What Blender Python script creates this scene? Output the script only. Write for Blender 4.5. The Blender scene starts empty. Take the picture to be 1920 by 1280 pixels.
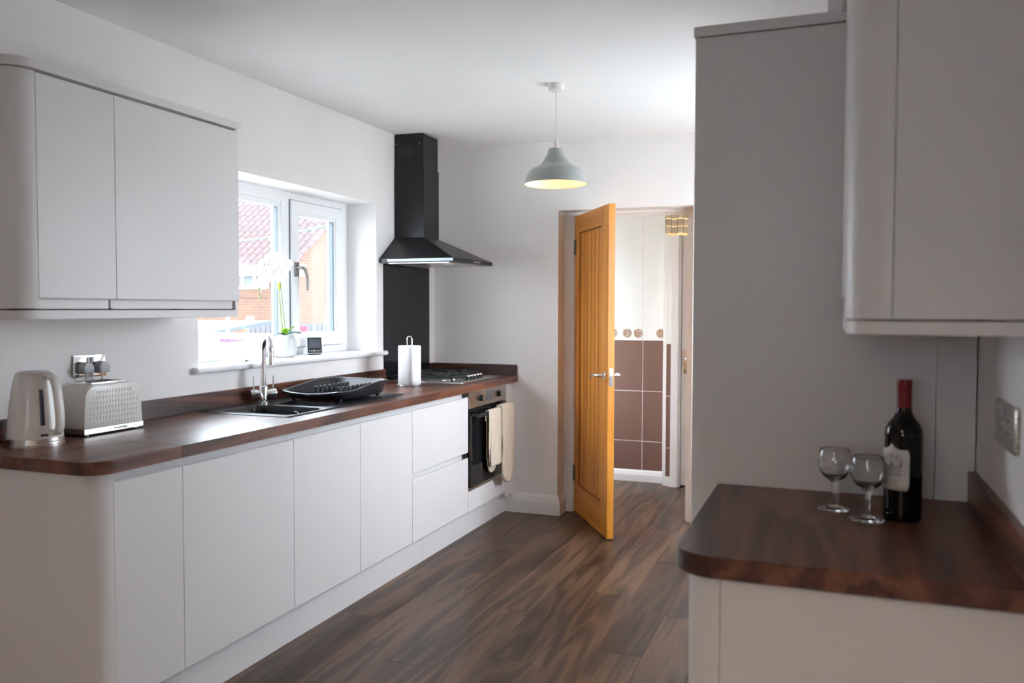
import bpy, bmesh, math, random
from mathutils import Vector, Matrix
random.seed(7)
sc = bpy.context.scene
COL = sc.collection
PI = math.pi

# ------------------------------------------------------------------ camera
YAW, PITCH, ROLL = 0.364436, -0.03877, 0.002138
fw = Vector((-math.sin(YAW)*math.cos(PITCH), math.cos(YAW)*math.cos(PITCH), math.sin(PITCH)))
rt = Vector((math.cos(YAW), math.sin(YAW), 0)); up = rt.cross(fw)
r2 = rt*math.cos(ROLL)+up*math.sin(ROLL); u2 = -rt*math.sin(ROLL)+up*math.cos(ROLL)
cam = bpy.data.cameras.new('camera'); cam_o = bpy.data.objects.new('camera', cam); COL.objects.link(cam_o)
cam_o.matrix_world = Matrix(((r2.x, u2.x, -fw.x, 2.61), (r2.y, u2.y, -fw.y, 0), (r2.z, u2.z, -fw.z, 1.37), (0, 0, 0, 1)))
cam.sensor_width = 36; cam.lens = 1585.7*36/1920; cam.clip_start = 0.05; cam.clip_end = 200
cam.dof.use_dof = True; cam.dof.focus_distance = 4.3; cam.dof.aperture_fstop = 3.5
sc.camera = cam_o

# ------------------------------------------------------------------ world: even overcast sky
w = bpy.data.worlds.new('overcast_sky'); sc.world = w; w.use_nodes = True
bg = w.node_tree.nodes['Background']; bg.inputs[0].default_value = (0.80, 0.90, 1.0, 1); bg.inputs[1].default_value = 7.0
vs = sc.view_settings
vs.view_transform = 'Standard'; vs.look = 'None'; vs.gamma = 1; vs.use_curve_mapping = False; vs.exposure = 1.28
sc.cycles.max_bounces = 10; sc.cycles.diffuse_bounces = 5; sc.cycles.transparent_max_bounces = 10
sc.cycles.caustics_reflective = False; sc.cycles.caustics_refractive = False

# ------------------------------------------------------------------ materials
def nt(name):
    m = bpy.data.materials.new(name); m.use_nodes = True
    t = m.node_tree; return m, t, t.nodes['Principled BSDF']
def N(t, kind, **kw):
    n = t.nodes.new(kind)
    for k, v in kw.items(): setattr(n, k, v)
    return n
def plain(name, col, rough=0.5, metal=0.0, bump=0.0, bscale=60, spec=0.5, vary=0.0, coat=0.0):
    m, t, b = nt(name)
    b.inputs['Base Color'].default_value = (*col, 1); b.inputs['Roughness'].default_value = rough
    b.inputs['Metallic'].default_value = metal; b.inputs['Specular IOR Level'].default_value = spec
    b.inputs['Coat Weight'].default_value = coat
    tc = N(t, 'ShaderNodeTexCoord'); n = N(t, 'ShaderNodeTexNoise'); n.inputs['Scale'].default_value = bscale; n.inputs['Detail'].default_value = 4
    t.links.new(tc.outputs['Object'], n.inputs['Vector'])
    if bump:
        bp = N(t, 'ShaderNodeBump'); bp.inputs['Strength'].default_value = bump; bp.inputs['Distance'].default_value = 0.002
        t.links.new(n.outputs['Fac'], bp.inputs['Height']); t.links.new(bp.outputs['Normal'], b.inputs['Normal'])
    mr = N(t, 'ShaderNodeMapRange'); mr.inputs['To Min'].default_value = max(0, rough-0.02); mr.inputs['To Max'].default_value = min(1, rough+0.02)
    t.links.new(n.outputs['Fac'], mr.inputs['Value']); t.links.new(mr.outputs[0], b.inputs['Roughness'])
    if vary:
        hv = N(t, 'ShaderNodeHueSaturation'); hv.inputs['Color'].default_value = (*col, 1)
        oi = N(t, 'ShaderNodeObjectInfo'); m2 = N(t, 'ShaderNodeMapRange'); m2.inputs['To Min'].default_value = 1-vary; m2.inputs['To Max'].default_value = 1+vary
        t.links.new(oi.outputs['Random'], m2.inputs['Value']); t.links.new(m2.outputs[0], hv.inputs['Value'])
        t.links.new(hv.outputs[0], b.inputs['Base Color'])
    return m
def brushed(name, col, rough, axis_scale=(4, 4, 300)):
    m, t, b = nt(name)
    b.inputs['Base Color'].default_value = (*col, 1); b.inputs['Metallic'].default_value = 1
    tc = N(t, 'ShaderNodeTexCoord'); mp = N(t, 'ShaderNodeMapping'); mp.inputs['Scale'].default_value = axis_scale
    n = N(t, 'ShaderNodeTexNoise'); n.inputs['Scale'].default_value = 1; n.inputs['Detail'].default_value = 3
    mr = N(t, 'ShaderNodeMapRange'); mr.inputs['To Min'].default_value = rough-0.08; mr.inputs['To Max'].default_value = rough+0.08
    t.links.new(tc.outputs['Object'], mp.inputs[0]); t.links.new(mp.outputs[0], n.inputs['Vector']); t.links.new(n.outputs['Fac'], mr.inputs['Value']); t.links.new(mr.outputs[0], b.inputs['Roughness'])
    return m
def wood(name, cols, length='y', ring=9.0, rough=0.35, vary=0.15, fine=1.0, bump=0.15, knots=False, ramp=(0.38, 0.70, 1.0)):
    """cols = dark, mid, light; grain runs along `length`"""
    m, t, b = nt(name); L = t.links.new
    tc = N(t, 'ShaderNodeTexCoord'); src = tc.outputs['Object']
    oi = N(t, 'ShaderNodeObjectInfo')
    sh = N(t, 'ShaderNodeVectorMath', operation='MULTIPLY_ADD')
    cx = N(t, 'ShaderNodeCombineXYZ')
    for i in range(3): L(oi.outputs['Random'], cx.inputs[i])
    L(cx.outputs[0], sh.inputs[0]); sh.inputs[1].default_value = (37, 53, 29); L(src, sh.inputs[2])
    s = {'x': (0.09, 1, 1), 'y': (1, 0.09, 1), 'z': (1, 1, 0.07)}[length]
    mp = N(t, 'ShaderNodeMapping'); mp.inputs['Scale'].default_value = s; L(sh.outputs[0], mp.inputs[0])
    n1 = N(t, 'ShaderNodeTexNoise'); n1.inputs['Scale'].default_value = 5; n1.inputs['Detail'].default_value = 3; n1.inputs['Distortion'].default_value = 0.6; L(mp.outputs[0], n1.inputs['Vector'])
    mu = N(t, 'ShaderNodeMath', operation='MULTIPLY'); mu.inputs[1].default_value = ring; L(n1.outputs['Fac'], mu.inputs[0])
    sn = N(t, 'ShaderNodeMath', operation='SINE'); m6 = N(t, 'ShaderNodeMath', operation='MULTIPLY'); m6.inputs[1].default_value = 6.283; L(mu.outputs[0], m6.inputs[0]); L(m6.outputs[0], sn.inputs[0])
    ab = N(t, 'ShaderNodeMapRange'); ab.inputs['From Min'].default_value = -1; L(sn.outputs[0], ab.inputs['Value'])
    s2 = tuple(60*a if a == 1 else 2.2 for a in s)
    mp2 = N(t, 'ShaderNodeMapping'); mp2.inputs['Scale'].default_value = s2; L(sh.outputs[0], mp2.inputs[0])
    n2 = N(t, 'ShaderNodeTexNoise'); n2.inputs['Scale'].default_value = 2.2; n2.inputs['Detail'].default_value = 5; n2.inputs['Roughness'].default_value = 0.65; L(mp2.outputs[0], n2.inputs['Vector'])
    n3 = N(t, 'ShaderNodeTexNoise'); n3.inputs['Scale'].default_value = 3.2; n3.inputs['Detail'].default_value = 2
    mp3 = N(t, 'ShaderNodeMapping'); mp3.inputs['Scale'].default_value = tuple(1 if a == 1 else 0.3 for a in s); L(sh.outputs[0], mp3.inputs[0]); L(mp3.outputs[0], n3.inputs['Vector'])
    a1 = N(t, 'ShaderNodeMath', operation='MULTIPLY'); a1.inputs[1].default_value = 0.30; L(ab.outputs[0], a1.inputs[0])
    a2 = N(t, 'ShaderNodeMath', operation='MULTIPLY_ADD'); a2.inputs[1].default_value = 0.55*fine; L(n2.outputs['Fac'], a2.inputs[0]); L(a1.outputs[0], a2.inputs[2])
    a3 = N(t, 'ShaderNodeMath', operation='MULTIPLY_ADD'); a3.inputs[1].default_value = 0.6; L(n3.outputs['Fac'], a3.inputs[0]); L(a2.outputs[0], a3.inputs[2])
    cr = N(t, 'ShaderNodeValToRGB'); e = cr.color_ramp.elements
    e[0].position = ramp[0]; e[0].color = (*cols[0], 1); e[1].position = ramp[2]; e[1].color = (*cols[2], 1)
    k = e.new(ramp[1]); k.color = (*cols[1], 1); L(a3.outputs[0], cr.inputs[0])
    last = cr.outputs[0]
    if knots:
        vr = N(t, 'ShaderNodeTexVoronoi'); vr.inputs['Scale'].default_value = 1.55
        mpk = N(t, 'ShaderNodeMapping'); mpk.inputs['Scale'].default_value = tuple(1.3 if a == 1 else 0.75 for a in s); L(sh.outputs[0], mpk.inputs[0])
        nd = N(t, 'ShaderNodeVectorMath', operation='MULTIPLY_ADD'); L(n1.outputs['Color'], nd.inputs[0]); nd.inputs[1].default_value = (0.12,)*3; L(mpk.outputs[0], nd.inputs[2])
        L(nd.outputs[0], vr.inputs['Vector'])
        kr = N(t, 'ShaderNodeMapRange'); kr.interpolation_type = 'SMOOTHSTEP'; kr.inputs['From Min'].default_value = 0.03; kr.inputs['From Max'].default_value = 0.17; kr.inputs['To Min'].default_value = 0.45; kr.inputs['To Max'].default_value = 1
        L(vr.outputs['Distance'], kr.inputs['Value'])
        mx = N(t, 'ShaderNodeMix', data_type='RGBA', blend_type='MULTIPLY'); mx.inputs[0].default_value = 1
        L(last, mx.inputs[6]); L(kr.outputs[0], mx.inputs[7]); last = mx.outputs[2]
    hv = N(t, 'ShaderNodeHueSaturation'); L(last, hv.inputs['Color'])
    m2 = N(t, 'ShaderNodeMapRange'); m2.inputs['To Min'].default_value = 1-vary; m2.inputs['To Max'].default_value = 1+vary; L(oi.outputs['Random'], m2.inputs['Value']); L(m2.outputs[0], hv.inputs['Value'])
    L(hv.outputs[0], b.inputs['Base Color'])
    b.inputs['Roughness'].default_value = rough
    bp = N(t, 'ShaderNodeBump'); bp.inputs['Strength'].default_value = bump; bp.inputs['Distance'].default_value = 0.001
    L(n2.outputs['Fac'], bp.inputs['Height']); L(bp.outputs['Normal'], b.inputs['Normal'])
    return m
def pane_mat(name, tint=(1, 1, 1)):
    m = bpy.data.materials.new(name); m.use_nodes = True; t = m.node_tree
    for n in list(t.nodes): t.nodes.remove(n)
    o = N(t, 'ShaderNodeOutputMaterial'); mx = N(t, 'ShaderNodeMixShader'); tr = N(t, 'ShaderNodeBsdfTransparent'); gl = N(t, 'ShaderNodeBsdfGlossy')
    tr.inputs[0].default_value = (*tint, 1); gl.inputs['Roughness'].default_value = 0.02; ge = N(t, 'ShaderNodeNewGeometry'); dt = N(t, 'ShaderNodeVectorMath', operation='DOT_PRODUCT'); ab = N(t, 'ShaderNodeMath', operation='ABSOLUTE'); om = N(t, 'ShaderNodeMath', operation='SUBTRACT'); om.inputs[0].default_value = 1
    pw = N(t, 'ShaderNodeMath', operation='POWER'); pw.inputs[1].default_value = 5; ma = N(t, 'ShaderNodeMath', operation='MULTIPLY_ADD'); ma.inputs[1].default_value = 0.96; ma.inputs[2].default_value = 0.04
    t.links.new(ge.outputs['Incoming'], dt.inputs[0]); t.links.new(ge.outputs['Normal'], dt.inputs[1]); t.links.new(dt.outputs['Value'], ab.inputs[0]); t.links.new(ab.outputs[0], om.inputs[1]); t.links.new(om.outputs[0], pw.inputs[0]); t.links.new(pw.outputs[0], ma.inputs[0])
    t.links.new(ma.outputs[0], mx.inputs[0]); t.links.new(tr.outputs[0], mx.inputs[1]); t.links.new(gl.outputs[0], mx.inputs[2]); t.links.new(mx.outputs[0], o.inputs[0])
    return m
def emit(name, col, s):
    m, t, b = nt(name); b.inputs['Base Color'].default_value = (0.9, 0.85, 0.75, 1)
    b.inputs['Emission Color'].default_value = (*col, 1); b.inputs['Emission Strength'].default_value = s
    return m
M = {}
M['wall'] = plain('wall_paint', (0.845, 0.815, 0.805), 0.85, bump=0.12, bscale=90, spec=0.2)
M['ceil'] = plain('ceiling_paint', (0.89, 0.87, 0.87), 0.9, bump=0.1, bscale=70, spec=0.2)
M['cab'] = plain('cabinet_white', (0.77, 0.745, 0.74), 0.38, bump=0.02, bscale=200, spec=0.4)
M['carcass'] = plain('carcass_white', (0.70, 0.685, 0.67), 0.5)
M['trim'] = plain('gloss_white_paint', (0.82, 0.80, 0.78), 0.35, bump=0.04, bscale=25)
M['upvc'] = plain('upvc_white', (0.86, 0.87, 0.88), 0.3)
M['gasket'] = plain('grey_spacer', (0.10, 0.13, 0.17), 0.4)
M['glass'] = pane_mat('window_glass')
WAL = ((0.024, 0.0085, 0.006), (0.088, 0.031, 0.0195), (0.20, 0.076, 0.046))
M['walnut'] = wood('walnut_laminate', WAL, 'y', ring=6, rough=0.37, vary=0.0, bump=0.10, ramp=(0.46, 0.70, 0.98))
M['walnut_x'] = wood('walnut_laminate_across', WAL, 'x', ring=6, rough=0.37, vary=0.0, bump=0.10, ramp=(0.46, 0.70, 0.98))
M['floor'] = wood('dark_oak_laminate', ((0.017, 0.009, 0.006), (0.064, 0.035, 0.0205), (0.16, 0.088, 0.05)), 'y', ring=7, rough=0.36, vary=0.22, bump=0.15, knots=True)
M['subfloor'] = plain('plank_joint_dark', (0.02, 0.013, 0.01), 0.8)
M['oak'] = wood('oak_veneer', ((0.50, 0.17, 0.016), (0.66, 0.25, 0.03), (0.74, 0.32, 0.05)), 'z', ring=4, rough=0.38, vary=0.04, fine=0.8, bump=0.06)
M['oak_x'] = wood('oak_veneer_rail', ((0.50, 0.17, 0.016), (0.66, 0.25, 0.03), (0.74, 0.32, 0.05)), 'x', ring=4, rough=0.38, vary=0.04, fine=0.8, bump=0.06)
M['oak_groove_shade'] = plain('oak_groove_painted_shade', (0.30, 0.10, 0.014), 0.6)  # darker oak: the shade of the door grooves put into the colour
M['chrome'] = plain('polished_chrome', (0.86, 0.87, 0.88), 0.08, 1.0)
M['steel'] = brushed('brushed_steel', (0.62, 0.59, 0.56), 0.30)
M['nickel'] = brushed('satin_nickel', (0.60, 0.57, 0.53), 0.28)
M['hinge'] = plain('aged_hinge_steel', (0.28, 0.26, 0.24), 0.4, 1.0)
M['black_enamel'] = plain('black_enamel', (0.012, 0.013, 0.015), 0.22, spec=0.5)
M['black_metal'] = plain('black_powder_coat', (0.011, 0.011, 0.013), 0.30, spec=0.3)
M['black_glass'] = plain('black_glass', (0.010, 0.010, 0.012), 0.06, spec=0.6)
M['splash'] = plain('black_glass_splashback', (0.012, 0.013, 0.015), 0.10, spec=0.3)
M['iron'] = plain('cast_iron', (0.02, 0.021, 0.023), 0.55, bump=0.1)
M['black_plastic'] = plain('black_plastic', (0.016, 0.017, 0.019), 0.38)
M['sinkmat'] = plain('black_composite', (0.014, 0.016, 0.019), 0.32, bump=0.05, bscale=400)
M['rack'] = plain('charcoal_plastic', (0.022, 0.025, 0.03), 0.28)
M['paper'] = plain('kitchen_paper', (0.86, 0.86, 0.86), 0.95, bump=0.5, bscale=120, spec=0.1)
M['appliance'] = plain('cream_white_plastic', (0.78, 0.755, 0.72), 0.26)
M['gauge'] = plain('blue_gauge_window', (0.03, 0.045, 0.085), 0.15)
M['grey_plug'] = plain('grey_plug_plastic', (0.42, 0.42, 0.44), 0.4)
M['ink'] = plain('dark_ink', (0.03, 0.03, 0.035), 0.6)
M['ink_grey'] = plain('grey_ink', (0.16, 0.16, 0.19), 0.7)
M['pot'] = plain('white_ceramic', (0.62, 0.62, 0.62), 0.4)
M['trim_steel'] = plain('dark_steel_trim', (0.20, 0.23, 0.27), 0.35, 1.0)
M['petal'] = plain('white_petal', (0.90, 0.90, 0.90), 0.6)
M['petal'].node_tree.nodes['Principled BSDF'].inputs['Subsurface Weight'].default_value = 0.15
M['stem'] = plain('green_stem', (0.20, 0.26, 0.05), 0.5)
M['bud'] = plain('lime_bud', (0.45, 0.55, 0.05), 0.5)
M['leaf'] = plain('dark_teal_leaf', (0.01, 0.11, 0.11), 0.35)
M['leaf_light'] = plain('bright_green_leaf', (0.30, 0.55, 0.05), 0.4)
M['soil'] = plain('bark_soil', (0.05, 0.03, 0.02), 0.9, bump=0.8, bscale=60)
M['white_plastic'] = plain('white_plastic', (0.80, 0.80, 0.80), 0.35)
M['screen'] = plain('grey_lcd', (0.10, 0.11, 0.13), 0.2)
M['shade'] = plain('sage_grey_enamel', (0.36, 0.38, 0.37), 0.30)
M['shade_in'] = plain('cream_enamel_inside', (0.90, 0.80, 0.60), 0.5)
M['cord'] = plain('white_flex', (0.75, 0.73, 0.70), 0.5)
M['bulb'] = emit('warm_bulb', (1.0, 0.62, 0.25), 11)
M['bulb_bright'] = emit('bright_warm_bulb', (1.0, 0.76, 0.54), 420)
M['hall_bulb'] = emit('warm_hall_bulb', (1.0, 0.74, 0.46), 20)
M['towel'] = plain('cream_cotton', (0.74, 0.64, 0.52), 0.95, bump=0.6, bscale=350, spec=0.1)
M['glove'] = plain('cream_quilted_cotton', (0.76, 0.65, 0.53), 0.95, bump=0.4, bscale=300, spec=0.1)
M['tile_white'] = plain('white_glazed_tile', (0.80, 0.78, 0.74), 0.18, vary=0.02)
M['tile_brown'] = plain('brown_matt_tile', (0.185, 0.098, 0.075), 0.4, vary=0.05)
M['grout'] = plain('white_grout', (0.78, 0.76, 0.72), 0.9)
M['tile_deco'] = plain('bronze_swirl_print', (0.34, 0.20, 0.13), 0.35)
M['tile_deco2'] = plain('pale_swirl_print', (0.70, 0.58, 0.48), 0.35)
M['capiz'] = plain('pale_capiz_shell', (0.74, 0.64, 0.47), 0.3, vary=0.18)
M['wire'] = plain('dark_wire', (0.06, 0.05, 0.045), 0.5, 0.5)
M['bottle'] = plain('dark_bottle_glass', (0.003, 0.004, 0.004), 0.06, spec=0.28)
M['foil'] = plain('red_foil_capsule', (0.17, 0.005, 0.009), 0.32, 0.3)
M['label'] = plain('cream_paper_label', (0.66, 0.62, 0.60), 0.7)
gm, gt, gb = nt('clear_glass'); gb.inputs['Transmission Weight'].default_value = 1; gb.inputs['Roughness'].default_value = 0.0; gb.inputs['IOR'].default_value = 1.47; gb.inputs['Base Color'].default_value = (0.97, 0.98, 0.98, 1); M['clear'] = gm
def brick_mat(name, c1, c2, mortar):
    m, t, b = nt(name); L = t.links.new
    tc = N(t, 'ShaderNodeTexCoord'); sp = N(t, 'ShaderNodeSeparateXYZ'); L(tc.outputs['Object'], sp.inputs[0])
    ad = N(t, 'ShaderNodeMath', operation='ADD'); L(sp.outputs[0], ad.inputs[0]); L(sp.outputs[1], ad.inputs[1])
    cb = N(t, 'ShaderNodeCombineXYZ'); L(ad.outputs[0], cb.inputs[0]); L(sp.outputs[2], cb.inputs[1])
    br = N(t, 'ShaderNodeTexBrick'); br.inputs['Color1'].default_value = (*c1, 1); br.inputs['Color2'].default_value = (*c2, 1); br.inputs['Mortar'].default_value = (*mortar, 1)
    br.inputs['Scale'].default_value = 1; br.inputs['Brick Width'].default_value = 0.225; br.inputs['Row Height'].default_value = 0.075; br.inputs['Mortar Size'].default_value = 0.008
    L(cb.outputs[0], br.inputs['Vector']); L(br.outputs[0], b.inputs['Base Color']); b.inputs['Roughness'].default_value = 0.9
    return m
M['brick'] = brick_mat('orange_brick', (0.112, 0.060, 0.040), (0.094, 0.050, 0.034), (0.12, 0.086, 0.068))
M['roof'] = plain('red_pantile', (0.062, 0.040, 0.039), 0.8, vary=0.1)
M['house_white'] = plain('white_fascia', (0.5, 0.5, 0.5), 0.5)
M['house_pane'] = plain('far_window_pane', (0.055, 0.07, 0.10), 0.1)
M['render'] = plain('pale_render', (0.20, 0.20, 0.21), 0.9, bump=0.3)
M['fence'] = plain('weathered_fence', (0.09, 0.09, 0.10), 0.9, vary=0.1)
M['felt'] = plain('blue_grey_roof_felt', (0.05, 0.065, 0.075), 0.9)
M['lawn'] = plain('pale_paving', (0.60, 0.59, 0.55), 0.9, bump=0.3)
M['line'] = plain('green_clothes_line', (0.003, 0.065, 0.045), 0.5)
M['purple'] = plain('purple_print', (0.10, 0.05, 0.20), 0.8)
M['cloth'] = plain('white_cloth', (0.45, 0.45, 0.48), 0.9)
M['green_box'] = plain('green_plastic', (0.03, 0.14, 0.07), 0.5)
M['red_box'] = plain('red_plastic', (0.18, 0.03, 0.05), 0.5)

# ------------------------------------------------------------------ mesh helpers
ORG = {}
def B(): return bmesh.new()
def box(bm, x0, x1, y0, y1, z0, z1):
    vs_ = [bm.verts.new(c) for c in ((x0,y0,z0),(x1,y0,z0),(x1,y1,z0),(x0,y1,z0),(x0,y0,z1),(x1,y0,z1),(x1,y1,z1),(x0,y1,z1))]
    for f in ((3,2,1,0),(4,5,6,7),(0,1,5,4),(1,2,6,5),(2,3,7,6),(3,0,4,7)): bm.faces.new([vs_[i] for i in f])
    return bm
def prism(bm, pts, a, b, axis='z'):
    def P(p, t):
        return {'z': (p[0], p[1], t), 'x': (t, p[0], p[1]), 'y': (p[0], t, p[1])}[axis]
    lo = [bm.verts.new(P(p, a)) for p in pts]; hi = [bm.verts.new(P(p, b)) for p in pts]
    n = len(pts)
    bm.faces.new(lo[::-1]); bm.faces.new(hi)
    for i in range(n): bm.faces.new((lo[i], lo[(i+1) % n], hi[(i+1) % n], hi[i]))
    bmesh.ops.recalc_face_normals(bm, faces=bm.faces[:])
    return bm
def lathe(bm, prof, c=(0, 0, 0), seg=32, close=False):
    rings = []
    for r, z in prof:
        if r < 1e-6: rings.append([bm.verts.new((c[0], c[1], c[2]+z))])
        else: rings.append([bm.verts.new((c[0]+r*math.cos(2*PI*i/seg), c[1]+r*math.sin(2*PI*i/seg), c[2]+z)) for i in range(seg)])
    pairs = list(zip(rings, rings[1:]))
    if close: pairs.append((rings[-1], rings[0]))
    for A, Bq in pairs:
        for i in range(seg):
            j = (i+1) % seg
            if len(A) == 1 and len(Bq) == 1: continue
            if len(A) == 1: bm.faces.new((A[0], Bq[j], Bq[i]))
            elif len(Bq) == 1: bm.faces.new((A[i], A[j], Bq[0]))
            else: bm.faces.new((A[i], A[j], Bq[j], Bq[i]))
    bmesh.ops.recalc_face_normals(bm, faces=bm.faces[:])
    return bm
def tube(bm, pts, r, seg=10, caps=True):
    pts = [Vector(p) for p in pts]; rings = []; n = len(pts); prev = None
    for i, p in enumerate(pts):
        d = (pts[min(i+1, n-1)]-pts[max(i-1, 0)]).normalized()
        if prev is None: a = d.orthogonal().normalized()
        else: a = (prev-d*prev.dot(d)).normalized()
        prev = a; b = d.cross(a)
        rr = r[i] if isinstance(r, (list, tuple)) else r
        rings.append([bm.verts.new(p+a*rr*math.cos(2*PI*k/seg)+b*rr*math.sin(2*PI*k/seg)) for k in range(seg)])
    for A, Bq in zip(rings, rings[1:]):
        for k in range(seg): bm.faces.new((A[k], A[(k+1) % seg], Bq[(k+1) % seg], Bq[k]))
    if caps: bm.faces.new(rings[0][::-1]); bm.faces.new(rings[-1])
    bmesh.ops.recalc_face_normals(bm, faces=bm.faces[:])
    return bm
def arc(cx, cy, r, a0, a1, n=8):
    return [(cx+r*math.cos(math.radians(a0+(a1-a0)*i/n)), cy+r*math.sin(math.radians(a0+(a1-a0)*i/n))) for i in range(n+1)]
def rrect(x0, x1, y0, y1, r, n=5):
    return arc(x1-r, y0+r, r, -90, 0, n)+arc(x1-r, y1-r, r, 0, 90, n)+arc(x0+r, y1-r, r, 90, 180, n)+arc(x0+r, y0+r, r, 180, 270, n)
def grid(bm, nu, nv, fn, wrap_u=False):
    V = [[bm.verts.new(fn(i/(nu-1 if not wrap_u else nu), j/(nv-1))) for j in range(nv)] for i in range(nu)]
    for i in range(nu if wrap_u else nu-1):
        for j in range(nv-1): bm.faces.new((V[i][j], V[(i+1) % nu][j], V[(i+1) % nu][j+1], V[i][j+1]))
    return V
def obj(name, bm, mat, parent=None, bevel=0.0, seg=2, smooth=None, origin=None):
    if bevel:
        ed = [e for e in bm.edges if len(e.link_faces) == 2 and e.calc_face_angle(0) > 0.6]
        bmesh.ops.bevel(bm, geom=ed, offset=bevel, segments=seg, affect='EDGES', profile=0.5, clamp_overlap=True)
    me = bpy.data.meshes.new(name); 
    if parent is not None: o0 = ORG[parent.name]
    elif origin is not None: o0 = Vector(origin)
    else:
        xs = [v.co for v in bm.verts]
        o0 = Vector(((min(v.x for v in xs)+max(v.x for v in xs))/2, (min(v.y for v in xs)+max(v.y for v in xs))/2, min(v.z for v in xs)))
    bmesh.ops.translate(bm, verts=bm.verts[:], vec=-o0)
    bm.to_mesh(me); bm.free()
    if smooth is None: smooth = 40
    if smooth:
        me.shade_smooth(); me.set_sharp_from_angle(angle=math.radians(smooth))
    else: me.shade_flat()
    me.materials.append(M[mat] if isinstance(mat, str) else mat)
    o = bpy.data.objects.new(name, me); COL.objects.link(o)
    if parent is not None: o.parent = parent
    else: o.location = o0
    ORG[o.name] = o0
    return o
def tag(o, label, cat, group=None):
    o['label'] = label; o['category'] = cat
    if group: o['group'] = group
    return o
def thing(name, loc, label, cat, group=None):
    o = bpy.data.objects.new(name, None); COL.objects.link(o); o.location = loc; o.empty_display_size = 0.05
    ORG[o.name] = Vector(loc)
    return tag(o, label, cat, group)
def struct(name, bm, mat, **k):
    o = obj(name, bm, mat, **k)
    if o.parent is None: o['kind'] = 'structure'
    return o
def sroot(name, loc):
    o = bpy.data.objects.new(name, None); COL.objects.link(o); o.location = loc; o.empty_display_size = 0.05
    ORG[o.name] = Vector(loc); o['kind'] = 'structure'; return o
def piece(src, name, loc, parent, rot=None):
    o = src.copy(); o.name = name; COL.objects.link(o); o.parent = parent
    o.location = Vector(loc); 
    if rot is not None: o.rotation_euler = rot
    ORG[o.name] = ORG[parent.name]
    return o
def bx(*a): return box(B(), *a)
def text_mesh(s, size, mat, name, parent, matrix, depth=0.0003):
    cu = bpy.data.curves.new('lettering', 'FONT'); cu.body = s; cu.size = size; cu.extrude = depth; cu.align_x = 'CENTER'; cu.align_y = 'CENTER'; cu.resolution_u = 2
    t = bpy.data.objects.new('lettering', cu); COL.objects.link(t)
    bpy.context.view_layer.update()
    me = bpy.data.meshes.new_from_object(t.evaluated_get(bpy.context.evaluated_depsgraph_get()))
    bpy.data.objects.remove(t); bpy.data.curves.remove(cu)
    bm = B(); bm.from_mesh(me); bpy.data.meshes.remove(me)
    bm.transform(matrix)
    return obj(name, bm, mat, parent, smooth=0)

# ------------------------------------------------------------------ room shell
CZ = 2.463; YB = 5.32
# floor: sub-floor slab with laminate planks
fl = struct('floor', bx(-0.10, 3.0, -3.2, 7.0, -0.08, -0.006), 'subfloor', origin=(0, 0, 0))
PW, PL = 0.192, 1.29
src = {}
def plank_bm(wd, ln):
    bm = B(); box(bm, 0.0003, wd-0.0003, 0.0003, ln-0.0003, -0.006, 0)
    top = [e for e in bm.edges if all(abs(v.co.z) < 1e-6 for v in e.verts)]
    bmesh.ops.bevel(bm, geom=top, offset=0.0006, segments=1, affect='EDGES')
    return bm
x = 0.0; c = 0
offs = [0.0, 0.52, 0.93, 0.31, 1.12, 0.70]
while x < 2.93:
    wd = min(PW, 2.93-x); y = -1.6-offs[c % 6]
    while y < 6.7:
        y0 = max(y, -1.6); y1 = min(y+PL, 6.7)
        if y1-y0 > 0.05:
            key = (round(wd, 3), round(y1-y0, 3))
            if key not in src:
                o = obj('plank', plank_bm(*key), 'floor', fl, smooth=0); src[key] = o; o.location = (x, y0, 0)
            else: piece(src[key], 'plank', (x, y0, 0), fl)
        y += PL
    x += PW; c += 1
struct('floor_rear', bx(0, 2.93, -3.2, -1.6, -0.006, 0.0), 'floor')
struct('ceiling', bx(-0.1, 3.1, -3.2, 5.5, CZ, CZ+0.1), 'ceil')
# left wall with the window opening (y 2.975-4.523, z 1.10-2.008)
WY0, WY1, WZ0, WZ1, WD = 2.975, 4.523, 1.085, 2.008, 0.34
bm = B()
box(bm, -WD, 0, -3.2, WY0, 0, CZ); box(bm, -WD, 0, WY1, YB+0.0, 0, CZ); box(bm, -WD, 0, WY0, WY1, 0, WZ0); box(bm, -WD, 0, WY0, WY1, WZ1, CZ)
struct('wall_left', bm, 'wall', smooth=0)
# back wall with doorway (x .905-1.78, z to 2.013), thickness to y 5.58
DX0, DX1, DZ = 0.905, 1.782, 2.013
bm = B()
box(bm, -WD, DX0, YB, 5.58, 0, CZ); box(bm, DX1, 3.1, YB, 5.58, 0, CZ); box(bm, DX0, DX1, YB, 5.58, DZ, CZ)
struct('wall_back', bm, 'wall', smooth=0)
# right wall by the worktop, and the deeper wall with the glazed opening beyond the tall cupboard
struct('wall_right', bx(2.925, 3.1, -3.2, 2.86, 0, CZ), 'wall', smooth=0)
PY0, PY1, PZ, PZ0_ = 3.70, 5.08, 2.10, 0.85
bm = B()
XR = 2.575
box(bm, XR, 2.75, 2.86, PY0, 0, CZ); box(bm, XR, 2.75, PY1, YB, 0, CZ); box(bm, XR, 2.75, PY0, PY1, PZ, CZ); box(bm, XR, 2.75, PY0, PY1, 0, PZ0_); box(bm, 2.75, 3.1, 2.86, 2.96, 0, CZ)
struct('wall_right_far', bm, 'wall', smooth=0)
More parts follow.
